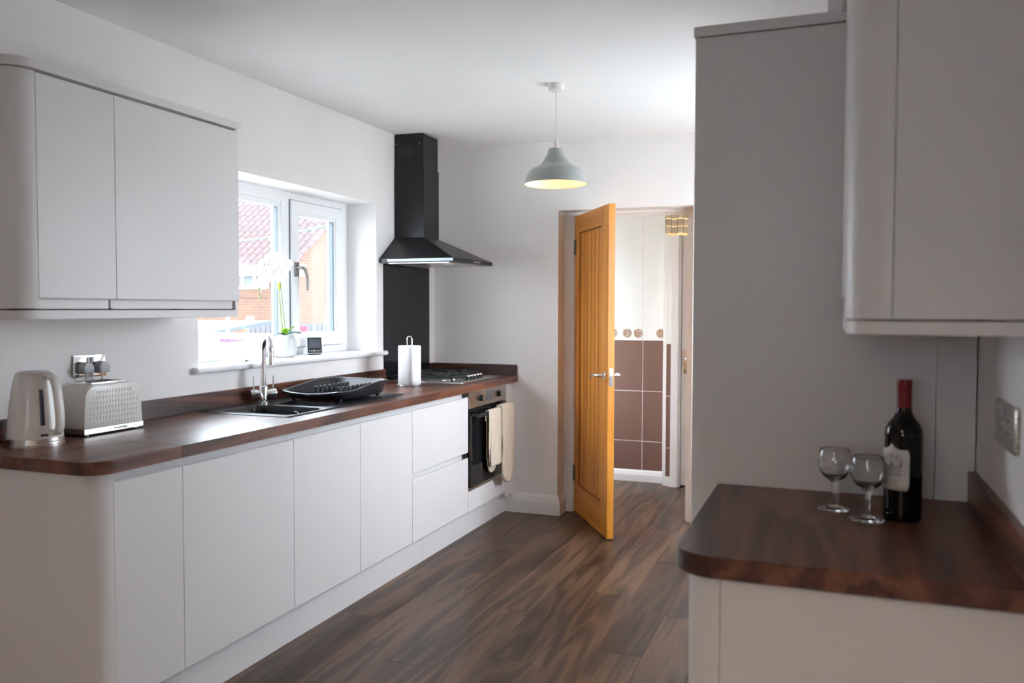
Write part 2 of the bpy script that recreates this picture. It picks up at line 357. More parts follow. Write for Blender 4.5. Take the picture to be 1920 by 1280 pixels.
# rear wall behind the camera with an unseen window added for fill light
bm = B(); RX0, RX1, RZ0, RZ1 = 1.55, 2.25, 1.25, 2.05
box(bm, -WD, RX0, -3.35, -3.2, 0, CZ); box(bm, RX1, 3.1, -3.35, -3.2, 0, CZ); box(bm, RX0, RX1, -3.35, -3.2, 0, RZ0); box(bm, RX0, RX1, -3.35, -3.2, RZ1, CZ)
struct('wall_rear', bm, 'wall', smooth=0)
def frame_x(bm, x0, x1, y0, y1, z0, z1, t):
    box(bm, x0, x1, y0, y0+t, z0, z1); box(bm, x0, x1, y1-t, y1, z0, z1); box(bm, x0, x1, y0+t, y1-t, z0, z0+t); box(bm, x0, x1, y0+t, y1-t, z1-t, z1)
w3 = sroot('fill_window', (1.9, -3.27, RZ0))
bm = B()
for a in (RX0, (RX0+RX1)/2-0.03, RX1-0.06): box(bm, a, a+0.06, -3.31, -3.25, RZ0, RZ1)
box(bm, RX0, RX1, -3.31, -3.25, RZ0, RZ0+0.06); box(bm, RX0, RX1, -3.31, -3.25, RZ1-0.06, RZ1); obj('window_frame', bm, 'upvc', w3, smooth=0)
obj('pane', bx(RX0+0.06, RX1-0.06, -3.285, -3.279, RZ0+0.06, RZ1-0.06), 'glass', w3, smooth=0)
d3 = sroot('window_2', (2.68, 3.93, PZ0_))
bm = B(); frame_x(bm, 2.66, 2.72, PY0, PY1, PZ0_, PZ, 0.06); box(bm, 2.66, 2.72, 4.36, 4.42, PZ0_+0.06, PZ-0.06); obj('window_frame', bm, 'upvc', d3, smooth=0)
for a, b_ in ((PY0+0.06, 4.36), (4.42, PY1-0.06)): obj('pane', bx(2.686, 2.692, a, b_, PZ0_+0.06, PZ-0.06), 'glass', d3, smooth=0)

# ------------------------------------------------------------------ kitchen window (window_1)
w1 = sroot('window_1', (-0.235, 3.75, WZ0))
FX0, FX1 = -0.275, -0.205
bm = B(); frame_x(bm, FX0, FX1, WY0, WY1, 1.11, WZ1, 0.06); box(bm, FX0, FX1, 3.865, 3.945, 1.17, WZ1-0.06)
obj('window_frame', bm, 'upvc', w1, bevel=0.006, smooth=30)
# fixed light bead
bm = B(); frame_x(bm, -0.25, -0.213, WY0+0.058, 3.867, 1.168, WZ1-0.058, 0.03); obj('glazing_bead', bm, 'upvc', w1, bevel=0.008, smooth=30)
obj('pane', bx(-0.243, -0.237, WY0+0.085, 3.84, 1.195, WZ1-0.085), 'glass', w1, smooth=0)
obj('gasket', bx(-0.2365, -0.2135, 3.8335, 3.8375, 1.198, WZ1-0.088), 'gasket', w1, smooth=0)
bm = B(); frame_x(bm, -0.2365, -0.2335, WY0+0.086, 3.839, 1.196, WZ1-0.086, 0.0035); obj('seal', bm, 'gasket', w1, smooth=0)
# opening sash
bm = B(); frame_x(bm, -0.26, -0.190, 3.935, 4.446, 1.155, 1.965, 0.062); sash = obj('sash', bm, 'upvc', w1, bevel=0.007, smooth=30)
bm = B(); frame_x(bm, -0.245, -0.199, 3.990, 4.390, 1.211, 1.909, 0.024); obj('glazing_bead', bm, 'upvc', sash, bevel=0.007, smooth=30)
obj('pane', bx(-0.236, -0.230, 4.005, 4.375, 1.225, 1.895), 'glass', sash, smooth=0)
obj('gasket', bx(-0.2295, -0.2025, 4.3595, 4.3655, 1.236, 1.884), 'gasket', sash, smooth=0)
bm = B(); frame_x(bm, -0.2295, -0.2265, 4.012, 4.368, 1.233, 1.887, 0.0035); obj('seal', bm, 'gasket', sash, smooth=0)
bm = B(); frame_x(bm, -0.2040, -0.2005, 3.9305, 4.4505, 1.1505, 1.9695, 0.0045); obj('seal', bm, 'gasket', w1, smooth=0)
bm = B(); prism(bm, rrect(3.955, 3.985, 1.545, 1.625, 0.008), -0.190, -0.176, 'x')
tube(bm, [(-0.178, 3.970, 1.595), (-0.150, 3.972, 1.595), (-0.139, 3.985, 1.585), (-0.135, 4.000, 1.545), (-0.135, 4.003, 1.49), (-0.137, 3.999, 1.465)], [0.011, 0.011, 0.011, 0.009, 0.008, 0.006], 10)
obj('handle', bm, 'hinge', sash)
# inside sill board with rounded nose
bm = B(); prism(bm, [(-0.205, 1.082), (0.025, 1.082)]+arc(0.025, 1.096, 0.014, -90, 90, 6)+[(-0.205, 1.110)], WY0, WY1, 'y')
prism(bm, [(0.0, 1.082), (0.025, 1.082)]+arc(0.025, 1.096, 0.014, -90, 90, 6)+[(0.0, 1.110)], 2.935, WY0, 'y'); prism(bm, [(0.0, 1.082), (0.025, 1.082)]+arc(0.025, 1.096, 0.014, -90, 90, 6)+[(0.0, 1.110)], WY1, 4.600, 'y')
obj('window_sill', bm, 'upvc', w1)

# ------------------------------------------------------------------ doorway trim, skirting, oak door
t1 = sroot('trim_1', (1.34, 5.49, 0))
bm = B(); box(bm, DX0+0.002, 0.972, 5.445, 5.56, 0, 1.992); obj('jamb', bm, 'trim', t1, bevel=0.003)
bm = B(); box(bm, 1.735, DX1-0.002, 5.445, 5.56, 0, 1.992); obj('jamb', bm, 'trim', t1, bevel=0.003)
bm = B(); box(bm, DX0+0.002, DX1-0.002, 5.445, 5.56, 1.992, DZ-0.001); obj('head', bm, 'trim', t1, bevel=0.003)
bm = B(); box(bm, 0.972, 0.985, 5.49, 5.52, 0, 1.979); obj('door_stop', bm, 'trim', t1, bevel=0.002)
bm = B(); box(bm, 1.722, 1.735, 5.49, 5.52, 0, 1.979); obj('door_stop', bm, 'trim', t1, bevel=0.002)
bm = B(); box(bm, 0.972, 1.735, 5.49, 5.52, 1.979, 1.992); obj('door_stop', bm, 'trim', t1, bevel=0.002)
def skirt_prof(h, d):   # (out, z)
    return [(0, 0), (d, 0), (d, h*0.62), (d*0.86, h*0.66), (d*0.86, h*0.72), (d*0.70, h*0.78), (d*0.62, h*0.9), (d*0.35, h*0.97), (d*0.3, h), (0, h)]
bm = B(); P = skirt_prof(0.128, 0.024)
lo = [bm.verts.new((0.535, YB-o, z)) for o, z in P]; mid = [bm.verts.new((DX0+o, YB-o, z)) for o, z in P]; en = [bm.verts.new((DX0+o, 5.444, z)) for o, z in P]
n = len(P)
for A, Bq in ((lo, mid), (mid, en)):
    for i in range(n): bm.faces.new((A[i], A[(i+1) % n], Bq[(i+1) % n], Bq[i]))
bm.faces.new(lo); bm.faces.new(en[::-1]); bmesh.ops.recalc_face_normals(bm, faces=bm.faces[:])
struct('baseboard_back', bm, 'trim', smooth=30)

A2 = Vector((0.985, 5.45)); d2 = Vector((0.53044, -0.84772)); F0 = A2-0.012*d2
dl = 0.735; ang = math.atan2(d2.y, d2.x)
dr = sroot('door_1', (F0.x, F0.y, 0)); dr.rotation_euler = (0, 0, ang)
ORG[dr.name] = Vector((0, 0, 0))
# local: x along the leaf from hinge, y: + = away side (thickness), visible face at y=0 (normal -y)
def dpart(name, bm, mat, parent=dr, **k): return obj(name, bm, mat, parent, **k)
TH = 0.040; Z0, Z1 = 0.008, 1.985
PX0, PX1, PZ0, PZ1 = 0.098, 0.598, 0.195, 1.872
dpart('stile', bx(0, PX0, 0, TH, Z0, Z1), 'oak', bevel=0.002); dpart('stile', bx(PX1, dl, 0, TH, Z0, Z1), 'oak', bevel=0.002)
dpart('rail', bx(PX0, PX1, 0, TH, PZ1, Z1), 'oak_x', bevel=0.0015); dpart('rail', bx(PX0, PX1, 0, TH, Z0, PZ0), 'oak_x', bevel=0.0015)
nb = 6; bw = (PX1-PX0-0.016)/nb
dpart('panel_back', bx(PX0, PX1, 0.0185, 0.0215, PZ0, PZ1), 'oak_groove_shade', smooth=0)
b0 = None
for sgn in (0, 1):
    for i in range(nb):
        xx = PX0+0.008+i*bw
        ya, yb = (0.010, 0.0185) if sgn == 0 else (0.0215, 0.030)
        bm = B(); box(bm, xx+0.0042, xx+bw-0.0042, ya, yb, PZ0+0.008, PZ1-0.008)
        dpart('board', bm, 'oak', bevel=0.004, seg=1)
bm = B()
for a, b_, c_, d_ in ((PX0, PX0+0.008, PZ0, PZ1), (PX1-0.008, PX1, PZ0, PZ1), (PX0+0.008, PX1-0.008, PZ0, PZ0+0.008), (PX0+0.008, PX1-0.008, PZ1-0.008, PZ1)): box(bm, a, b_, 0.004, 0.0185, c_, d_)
dpart('panel_moulding', bm, 'oak_groove_shade', smooth=0)
# lever handles on both faces, latch plate, hinges
for s in (-1, 1):
    yb = 0 if s < 0 else TH
    bm = B(); hx, hz = 0.672, 0.975
    rose = lathe(B(), [(0, 0), (0.026, 0), (0.026, 0.006), (0.022, 0.009), (0, 0.009)], seg=24)
    rose.transform(Matrix.Translation((hx, yb, hz)) @ Matrix.Rotation(PI/2*(1 if s < 0 else -1), 4, 'X')); h = dpart('door_handle', rose, 'chrome')
    tube(bm, [(hx, yb, hz), (hx, yb+s*0.045, hz), (hx-0.010, yb+s*0.054, hz), (hx-0.05, yb+s*0.055, hz+0.003), (hx-0.09, yb+s*0.054, hz-0.006), (hx-0.125, yb+s*0.05, hz-0.028)], [0.0095, 0.0095, 0.0095, 0.0085, 0.0075, 0.006], 12)
    dpart('lever', bm, 'chrome', h)
bm = bx(dl-0.0005, dl+0.0025, 0.008, 0.032, 0.915, 1.02); dpart('latch_plate', bm, 'chrome', bevel=0.002)
dpart('latch_bolt', bx(dl+0.002, dl+0.012, 0.014, 0.026, 0.95, 0.98), 'chrome', bevel=0.002)
for z in (0.215, 1.73):
    bm = B(); lathe(bm, [(0, 0), (0.007, 0), (0.007, 0.10), (0, 0.10)], (-0.006, -0.004, z), 12); box(bm, -0.02, 0.028, -0.003, -0.0005, z, z+0.10)
    dpart('hinge', bm, 'hinge')

# ------------------------------------------------------------------ hall beyond the door
HY = 6.61
wh = struct('wall_hall', bx(0.2, 1.375, HY+0.001, HY+0.1, 0, 2.4), 'grout', smooth=0, origin=(0, HY, 0))
bm = B(); GY0, GY1, GZ0, GZ1 = 5.62, 6.56, 0.55, 1.95
box(bm, 0.1, 0.2, 5.58, GY0, 0, 2.4); box(bm, 0.1, 0.2, GY1, HY+0.1, 0, 2.4); box(bm, 0.1, 0.2, GY0, GY1, 0, GZ0); box(bm, 0.1, 0.2, GY0, GY1, GZ1, 2.4)
struct('wall_hall_left', bm, 'wall', smooth=0)
w4 = sroot('window_4', (0.15, 6.09, GZ0)); bm = B(); frame_x(bm, 0.12, 0.17, GY0, GY1, GZ0, GZ1, 0.05); obj('window_frame', bm, 'upvc', w4, smooth=0)
obj('pane', bx(0.142, 0.147, GY0+0.05, GY1-0.05, GZ0+0.05, GZ1-0.05), 'glass', w4, smooth=0)
struct('wall_hall_right', bx(2.4, 2.5, 5.58, HY+0.1, 0, 2.4), 'wall', smooth=0)
struct('wall_hall_end', bx(1.375, 2.5, HY+0.1, HY+0.2, 0, 2.4), 'wall', smooth=0)
struct('ceiling_hall', bx(0.1, 2.5, 5.58, HY+0.2, 2.4, 2.5), 'ceil', smooth=0)
def hall_wall_piece(): 
    bm = B(); box(bm, 1.40, 1.44, 6.50, HY+0.1, 0, 2.4); box(bm, 1.375, 1.40, 6.52, HY+0.1, 0, 2.4); box(bm, 1.44, 2.4, 6.53, HY+0.1, 2.06, 2.4); box(bm, 2.3, 2.4, 6.53, HY+0.1, 0, 2.06); return bm
wh2 = struct('wall_hall_door', hall_wall_piece(), 'grout', smooth=0, origin=(1.4, 6.5, 0))
tcache = {}
def tile(x0, x1, z0, z1, mat, wall=wh, yf=HY, name='tile'):
    key = (round(x1-x0, 3), round(z1-z0, 3), mat)
    wl = ORG[wall.name]
    if key not in tcache:
        bm = bx(x0+0.0025, x1-0.0025, yf, yf+0.0009, z0+0.0025, z1-0.0025)
        bmesh.ops.translate(bm, verts=bm.verts[:], vec=(-x0+wl.x, -yf+wl.y, -z0+wl.z))
        o = obj(name, bm, mat, wall, bevel=0.0004, seg=1); tcache[key] = o
        o.location = (x0-wl.x, yf-wl.y, z0-wl.z); return o
    return piece(tcache[key], name, (x0-wl.x, yf-wl.y, z0-wl.z), wall)
xs = [0.2, 0.54, 0.87, 1.196, 1.372]
xs = [0.202, 0.532, 0.864, 1.196, 1.372]
brown_rows = [(0.09, 0.321), (0.321, 0.72), (0.72, 1.124)]
white_rows = [(1.229, 1.635), (1.635, 2.036), (2.036, 2.398)]
for i in range(4):
    for z0, z1 in brown_rows: tile(xs[i], xs[i+1], z0, z1, 'tile_brown')
    for z0, z1 in white_rows: tile(xs[i], xs[i+1], z0, z1, 'tile_white')
def disc(x, z, r, yf, parent):
    bm = B(); prism(bm, arc(x, z, r, 0, 360, 28)[:-1], yf-0.001, yf+0.0004, 'y')
    d = obj('round_motif', bm, 'tile_deco2', parent)
    bm = B()
    rnd = random.Random(int(x*1000))
    for k in range(9):
        xx = -r*0.86+k*r*0.215; hh = math.sqrt(max(0, r*r*0.9-xx*xx))
        pts = [(x+xx+rnd.uniform(-.15, .15)*r*0.3, z-hh+2*hh*j/6) for j in range(7)]
        w_ = r*0.05+rnd.random()*r*0.05
        L_ = [(p[0]-w_+rnd.uniform(-1, 1)*r*0.04, p[1]) for p in pts]; R_ = [(p[0]+w_+rnd.uniform(-1, 1)*r*0.04, p[1]) for p in pts]
        for j in range(6):
            q = [L_[j], R_[j], R_[j+1], L_[j+1]]
            bm.faces.new([bm.verts.new((a, yf-0.0013, b_)) for a, b_ in q])
    o = obj('streaks', bm, 'tile_deco', d, smooth=0); o['kind'] = 'stuff'
bxs = [0.202+i*0.1245 for i in range(10)]
bxs = [0.20, 0.29, 0.41, 0.53, 0.65, 0.77, 0.89, 1.03+0.0, 1.196, 1.372]
for i in range(len(bxs)-1):
    t_ = tile(bxs[i], bxs[i+1], 1.126, 1.228, 'tile_white', name='border_tile')
for xx in (0.47, 0.59, 0.71, 0.83, 0.955, 1.070, 1.158, 1.337): disc(xx, 1.178, 0.037, HY, wh)
# corner trim and return panel beside the white door
obj('tile_trim', bx(1.3745, 1.3995, 6.512, 6.5195, 0.085, 2.4), 'trim', wh2, bevel=0.002)
for z0, z1 in ((0.075, 0.298), (0.298, 0.70), (0.70, 1.104)): tile(1.401, 1.440, z0, z1, 'tile_brown', wh2, 6.499)
tile(1.401, 1.440, 1.104, 1.206, 'tile_white', wh2, 6.499, 'border_tile'); tile(1.401, 1.440, 1.206, 1.62, 'tile_white', wh2, 6.499); tile(1.401, 1.440, 1.62, 2.04, 'tile_white', wh2, 6.499)
bm = B(); prism(bm, [(HY-o, z) for o, z in skirt_prof(0.088, 0.02)], 0.2, 1.374, 'x'); struct('baseboard_hall', bm, 'trim', smooth=30)
t2 = sroot('trim_2', (1.47, 6.48, 0))
obj('architrave', bx(1.441, 1.495, 6.478, 6.53, 0, 2.10), 'trim', t2, bevel=0.005); obj('architrave', bx(1.495, 2.3, 6.478, 6.53, 2.055, 2.10), 'trim', t2, bevel=0.005)
obj('jamb', bx(1.495, 1.512, 6.50, 6.60, 0, 2.055), 'trim', t2, bevel=0.003)
dd = sroot('door_2', (1.9, 6.53, 0))
obj('leaf', bx(1.516, 2.29, 6.525, 6.562, 0.012, 2.045), 'trim', dd, bevel=0.003)
bm = B()
for a, b_ in ((1.63, 1.86), (1.95, 2.18)):
    for z0, z1 in ((0.2, 0.8), (1.05, 1.9)): frame = box(bm, a, b_, 6.521, 6.526, z0, z1)
obj('raised_panel', bm, 'trim', dd, bevel=0.002)
bm = B(); prism(bm, rrect(1.528, 1.578, 0.875, 1.055, 0.02), 6.5205, 6.5255, 'y'); hp = obj('handle_plate', bm, 'nickel', dd, bevel=0.001)
bm = B(); tube(bm, [(1.552, 6.522, 0.992), (1.552, 6.485, 0.992), (1.560, 6.478, 0.992), (1.61, 6.477, 0.99), (1.64, 6.479, 0.986)], [0.008, 0.008, 0.008, 0.007, 0.006], 10); obj('lever', bm, 'chrome', hp)

# ------------------------------------------------------------------ base cabinets, left run
FXF = 0.59; FXB = 0.571
def base_body(y0, y1, z1, parent): obj('body', bx(0.03, 0.545, y0+0.001, y1-0.001, 0.15, z1), 'carcass', parent, smooth=0)
def front(name, y0, y1, z0, z1, parent):
    bm = B()
    # J-pull front: flat face with a chamfered top lip
    prism(bm, [(FXB, z0), (FXF-0.002, z0), (FXF, z0+0.002), (FXF, z1-0.004), (FXF-0.003, z1), (FXF-0.009, z1-0.001), (FXB+0.002, z1-0.035), (FXB, z1-0.04)], y0+0.0018, y1-0.0018, 'y')
    return obj(name, bm, 'cab', parent, smooth=30)
units = [(1.932, 2.222, 'narrow'), (2.222, 2.840, 'widest'), (2.840, 3.350, 'sink'), (3.350, 3.860, 'plain')]
labs = ['narrow white handleless base cabinet beside the rounded end panel', 'widest white handleless base cabinet, left of the sink bowl',
        'white handleless base cabinet directly under the sink bowls', 'white handleless base cabinet below the drainer, beside the drawers']
for (y0, y1, k), lb in zip(units, labs):
    t = thing('base_cabinet', (0.3, (y0+y1)/2, 0.15), lb, 'cabinet')
    base_body(y0, y1, 0.78 if k in ('narrow',) else 0.66, t)
    front('door', y0, y1, 0.158, 0.845, t)
    obj('handle_rail', bx(0.530, 0.557, y0+0.0006, y1-0.0006, 0.790, 0.8795), 'cab', t, bevel=0.001, seg=1)
# rounded end
t = thing('end_panel', (0.3, 1.89, 0), 'tall rounded white end panel closing the left base run, under kettle', 'panel')
obj('flat_panel', bx(0.0, 0.512, 1.857, 1.875, 0.0, 0.8795), 'cab', t, smooth=0)
bm = B(); prism(bm, [(0.5125, 1.875), (0.5125, 1.857)]+arc(0.515, 1.932, 0.075, -90, 0, 10)+[(0.572, 1.932)]+arc(0.515, 1.932, 0.057, 0, -90, 8), 0.0, 0.8795)
obj('curved_post', bm, 'cab', t, smooth=40)
# drawers
t = thing('drawer_unit', (0.3, 4.215, 0.15), 'white two-drawer base unit left of the oven', 'cabinet')
base_body(3.86, 4.57, 0.42, t)
front('drawer', 3.86, 4.57, 0.158, 0.484, t); front('drawer', 3.86, 4.57, 0.516, 0.845, t)
obj('handle_rail', bx(0.530, 0.557, 3.8606, 4.55, 0.79, 0.8795), 'cab', t, bevel=0.001, seg=1); obj('handle_rail', bx(0.530, 0.557, 3.8606, 4.55, 0.43, 0.535), 'cab', t, bevel=0.001, seg=1)
for z in (0.484, 0.846): obj('channel_gap_dark', bx(0.56, 0.580, 4.551, 4.567, z, z+0.030), 'black_plastic', t, smooth=0)  # dark blocks painting in the shade of the open channel ends
# oven housing
t = thing('oven_housing', (0.3, 4.94, 0.15), 'white cabinet housing the built-in oven at the far corner', 'cabinet')
bm = B(); box(bm, 0.03, 0.568, 4.571, 4.579, 0.15, 0.868); box(bm, 0.03, 0.568, 5.172, 5.19, 0.15, 0.868); box(bm, 0.03, 0.568, 4.579, 5.172, 0.15, 0.28); box(bm, 0.03, 0.05, 4.579, 5.172, 0.28, 0.868)
obj('body', bm, 'carcass', t, smooth=0)
obj('lower_panel', bx(0.571, FXF, 4.573, 5.188, 0.158, 0.282), 'cab', t, bevel=0.002)
obj('filler', bx(0.571, FXF, 5.190, 5.319, 0.128, 0.8795), 'cab', t, bevel=0.002); obj('side_strip', bx(0.571, FXF, 5.176, 5.1885, 0.284, 0.8795), 'cab', t, bevel=0.001)
tag(obj('plinth', bx(0.522, 0.54, 1.934, 4.069, 0.001, 0.149), 'cab', bevel=0.001, seg=1), 'long white plinth board below the door cabinets', 'plinth', 'kickboards under the left run')
tag(obj('plinth', bx(0.522, 0.54, 4.071, 5.30, 0.001, 0.149), 'cab', bevel=0.001, seg=1), 'short white plinth board below the drawers and oven', 'plinth', 'kickboards under the left run')

# ------------------------------------------------------------------ worktop left
WT0, WT1, WXF = 0.88, 0.92, 0.622
t = thing('worktop', (0.3, 3.58, WT0), 'long dark walnut worktop holding the sink, hob and toaster', 'worktop')
bm = B(); prism(bm, [(0.0, 2.189), (0.0, 1.835)]+[(0.545, 1.835)]+arc(0.545, 1.912, 0.077, -90, 0, 10)[1:]+[(WXF, 2.189)], WT0, WT1); obj('slab', bm, 'walnut', t, bevel=0.0015, seg=1)
bm = B(); box(bm, 0, WXF, 2.1895, 2.935, WT0, WT1); box(bm, 0, 0.075, 2.935, 3.875, WT0, WT1); box(bm, 0.505, WXF, 2.935, 3.875, WT0, WT1); box(bm, 0, WXF, 3.875, YB, WT0, WT1)
obj('slab', bm, 'walnut', t, smooth=0)
u = obj('upstand', bx(0, 0.018, 1.835, 4.603, WT1, 0.994), 'walnut', bevel=0.001, seg=1); tag(u, 'long dark wood upstand along the wall below the window', 'upstand')
u = obj('upstand', bx(0.018, WXF-0.004, YB-0.018, YB, WT1, 0.994), 'walnut_x', bevel=0.001, seg=1); tag(u, 'short dark wood upstand on the back wall behind the hob', 'upstand')
u = obj('upstand', bx(0, 0.018, 5.232, YB-0.018, WT1, 0.994), 'walnut', bevel=0.001, seg=1); tag(u, 'tiny dark wood upstand in the corner right of black splashback', 'upstand')

# ------------------------------------------------------------------ wall cabinets, left
for y0, y1, lb in ((1.90, 2.200, 'narrower white wall cabinet next to the rounded end, above the toaster'), (2.200, 2.832, 'wide white wall cabinet next to the kitchen window')):
    t = thing('wall_cabinet', (0.16, (y0+y1)/2, 1.365), lb, 'cabinet')
    obj('body', bx(0, 0.318, y0+0.001, y1-0.016, 1.366, 2.088), 'carcass', t, smooth=0)
    bm = B(); prism(bm, [(0.321, 1.419), (0.332, 1.398), (0.337, 1.397), (0.34, 1.401), (0.34, 2.081), (0.338, 2.083), (0.321, 2.083)], y0+0.0015, y1-0.0015, 'y'); obj('door', bm, 'cab', t, smooth=30)
    obj('handle_rail', bx(0.300, 0.3205, y0-0.008, y1-0.018, 1.3685, 1.425), 'cab', t, smooth=0)
    if y1 > 2.5: obj('side_panel', bx(0, 0.331, y1-0.0155, y1-0.0005, 1.334, 2.088), 'cab', t, bevel=0.0005, seg=1)
t = thing('wall_end_panel', (0.16, 1.86, 1.365), 'rounded white end panel of the left wall cabinets', 'panel')
obj('flat_panel', bx(0, 0.258, 1.818, 1.836, 1.367, 2.086), 'cab', t, smooth=0)
bm = B(); prism(bm, [(0.2585, 1.836), (0.2585, 1.818)]+arc(0.26, 1.8985, 0.0805, -90, 0, 12)+[(0.322, 1.8985)]+arc(0.26, 1.8985, 0.062, 0, -90, 10), 1.367, 2.086); obj('curved_post', bm, 'cab', t, smooth=40)
def strip(y_end, rad, xf, ytop, z0, z1):
    bm = B(); prism(bm, [(0.0, y_end), (0.0, ytop)]+arc(xf-rad, ytop+rad, rad, -90, 0, 12)+[(xf, y_end)], z0, z1); return bm
tag(obj('cornice', strip(2.842, 0.085, 0.352, 1.806, 2.089, 2.117), 'cab', bevel=0.001, seg=1), 'white cornice strip along the top of left wall cabinets', 'cornice')
tag(obj('pelmet', strip(2.815, 0.082, 0.334, 1.822, 1.334, 1.3625), 'cab', bevel=0.001, seg=1), 'white pelmet strip under the left wall cabinets', 'pelmet')

# ------------------------------------------------------------------ right side
t = thing('base_cabinet', (2.65, 1.9, 0), 'white base cabinet with rounded corner under wine glasses', 'cabinet')
obj('body', bx(2.38, 2.924, 1.60, 2.219, 0.0, 0.879), 'carcass', t, smooth=0)
obj('end_panel', bx(2.4215, 2.924, 1.575, 1.593, 0.0, 0.8795), 'cab', t, bevel=0.0008, seg=1)
bm = B(); prism(bm, [(2.42, 1.593), (2.42, 1.575)]+arc(2.42, 1.640, 0.065, -90, -180, 10)+[(2.373, 1.640)]+arc(2.42, 1.640, 0.047, 180, 270, 8), 0, 0.8795); obj('curved_post', bm, 'cab', t, smooth=40)
bm = B(); prism(bm, [(2.373, 0.158), (2.357, 0.158), (2.355, 0.16), (2.355, 0.841), (2.358, 0.845), (2.363, 0.844), (2.373, 0.823)], 1.642, 2.217, 'y'); obj('door', bm, 'cab', t, smooth=30)
t = thing('worktop', (2.63, 1.88, WT0), 'dark walnut worktop with rounded corner under wine bottle', 'worktop')
bm = B(); prism(bm, [(2.925, 2.2195), (2.333, 2.2195)]+arc(2.413, 1.630, 0.080, 180, 270, 12)+[(2.925, 1.55)], WT0, WT1); obj('slab', bm, 'walnut', t, bevel=0.0015, seg=1)
tag(obj('upstand', bx(2.907, 2.925, 1.55, 2.2195, WT1, 0.992), 'walnut', bevel=0.001, seg=1), 'dark wood upstand on the right wall behind wine bottle', 'upstand')
t = thing('tall_cabinet', (2.6, 2.53, 0), 'tall grey-white fridge housing cabinet behind the wine bottle', 'cabinet')
obj('body', bx(2.29, 2.924, 2.24, 2.85, 0.0, 2.06), 'carcass', t, smooth=0)
obj('end_panel', bx(2.266, 2.836, 2.2205, 2.2385, 0.0, 2.062), 'cab', t, bevel=0.0008, seg=1)
obj('filler', bx(2.8375, 2.921, 2.2225, 2.2385, 0.0, 2.062), 'cab', t, bevel=0.0008, seg=1)
obj('door', bx(2.268, 2.2885, 2.241, 2.849, 0.158, 1.20), 'cab', t, bevel=0.002); obj('door', bx(2.268, 2.2885, 2.241, 2.849, 1.206, 2.06), 'cab', t, bevel=0.002)
obj('cornice', bx(2.262, 2.924, 2.214, 2.85, 2.0645, 2.090), 'cab', t, bevel=0.001, seg=1)
t = thing('wall_cabinet', (2.78, 1.88, 1.35), 'white wall cabinet with rounded corner above the wine bottle', 'cabinet')
obj('body', bx(2.65, 2.924, 1.57, 2.2195, 1.353, 2.086), 'carcass', t, smooth=0)
obj('end_panel', bx(2.7005, 2.924, 1.551, 1.569, 1.354, 2.086), 'cab', t, bevel=0.0008, seg=1)
bm = B(); prism(bm, [(2.699, 1.569), (2.699, 1.551)]+arc(2.699, 1.625, 0.074, -90, -180, 12)+[(2.643, 1.625)]+arc(2.699, 1.625, 0.056, 180, 270, 10), 1.354, 2.086); obj('curved_post', bm, 'cab', t, smooth=40)
obj('door', bx(2.625, 2.645, 1.627, 2.2195, 1.397, 2.083), 'cab', t, bevel=0.002)
bm = B(); prism(bm, [(2.9245, 2.2195), (2.628, 2.2195)]+arc(2.704, 1.629, 0.076, 180, 270, 12)+[(2.9245, 1.553)], 1.327, 1.3505); obj('pelmet', bm, 'cab', t, bevel=0.001, seg=1)
bm = B(); prism(bm, [(2.9245, 2.2195), (2.615, 2.2195)]+arc(2.70, 1.625, 0.085, 180, 270, 12)+[(2.9245, 1.54)], 2.0865, 2.112); obj('cornice', bm, 'cab', t, bevel=0.001, seg=1)

# ------------------------------------------------------------------ splashback, hood
tag(obj('splashback', bx(0.0005, 0.0065, 4.606, 5.230, 0.921, 1.645), 'splash', bevel=0.001, seg=1), 'tall black glass splashback behind the gas hob', 'splashback')
HY0, HY1 = 4.556, 5.158; CY0, CY1 = 4.75, 4.962
t = thing('cooker_hood', (0.2, 4.857, 1.648), 'black pyramid chimney cooker hood above the hob', 'cooker hood')
bm = B()
b0_ = [(0.001, HY0, 1.672), (0.50, HY0, 1.672), (0.50, HY1, 1.672), (0.001, HY1, 1.672)]; t0_ = [(0.001, CY0+0.002, 1.815), (0.207, CY0+0.002, 1.815), (0.207, CY1-0.002, 1.815), (0.001, CY1-0.002, 1.815)]
vb = [bm.verts.new(p) for p in b0_]; vt = [bm.verts.new(p) for p in t0_]
for i in range(4): bm.faces.new((vb[i], vb[(i+1) % 4], vt[(i+1) % 4], vt[i]))
bm.faces.new(vb[::-1]); bm.faces.new(vt); obj('canopy', bm, 'black_metal', t, smooth=0)
rim = obj('canopy_rim', bx(0.001, 0.502, HY0-0.002, HY1+0.002, 1.648, 1.673), 'black_metal', t, bevel=0.002)
obj('rim_trim', bx(0.06, 0.50, HY0-0.004, HY0-0.0018, 1.654, 1.669), 'trim_steel', rim, smooth=0)
bm = B()
for i in range(5): box(bm, 0.5025, 0.5045, 4.85+i*0.022, 4.865+i*0.022, 1.655, 1.666)
obj('control_buttons', bm, 'nickel', rim, smooth=0)
obj('grease_filter', bx(0.05, 0.46, HY0+0.03, HY1-0.03, 1.643, 1.6485), 'steel', t, smooth=0)
bm = B(); prism(bm, arc(0.0, 0.0, 0.03, 0, 360, 16)[:-1], 1.638, 1.644)
bmesh.ops.translate(bm, verts=bm.verts[:], vec=(0.40, 4.70, 0)); obj('hood_lamp', bm, 'white_plastic', t)
obj('chimney_lower', bx(0.001, 0.209, CY0, CY1, 1.8145, 2.245), 'black_metal', t, bevel=0.0015)
chu = obj('chimney_upper', bx(0.001, 0.204, CY0+0.004, CY1-0.004, 2.2445, CZ-0.008), 'black_metal', t, bevel=0.0015)
s0 = None
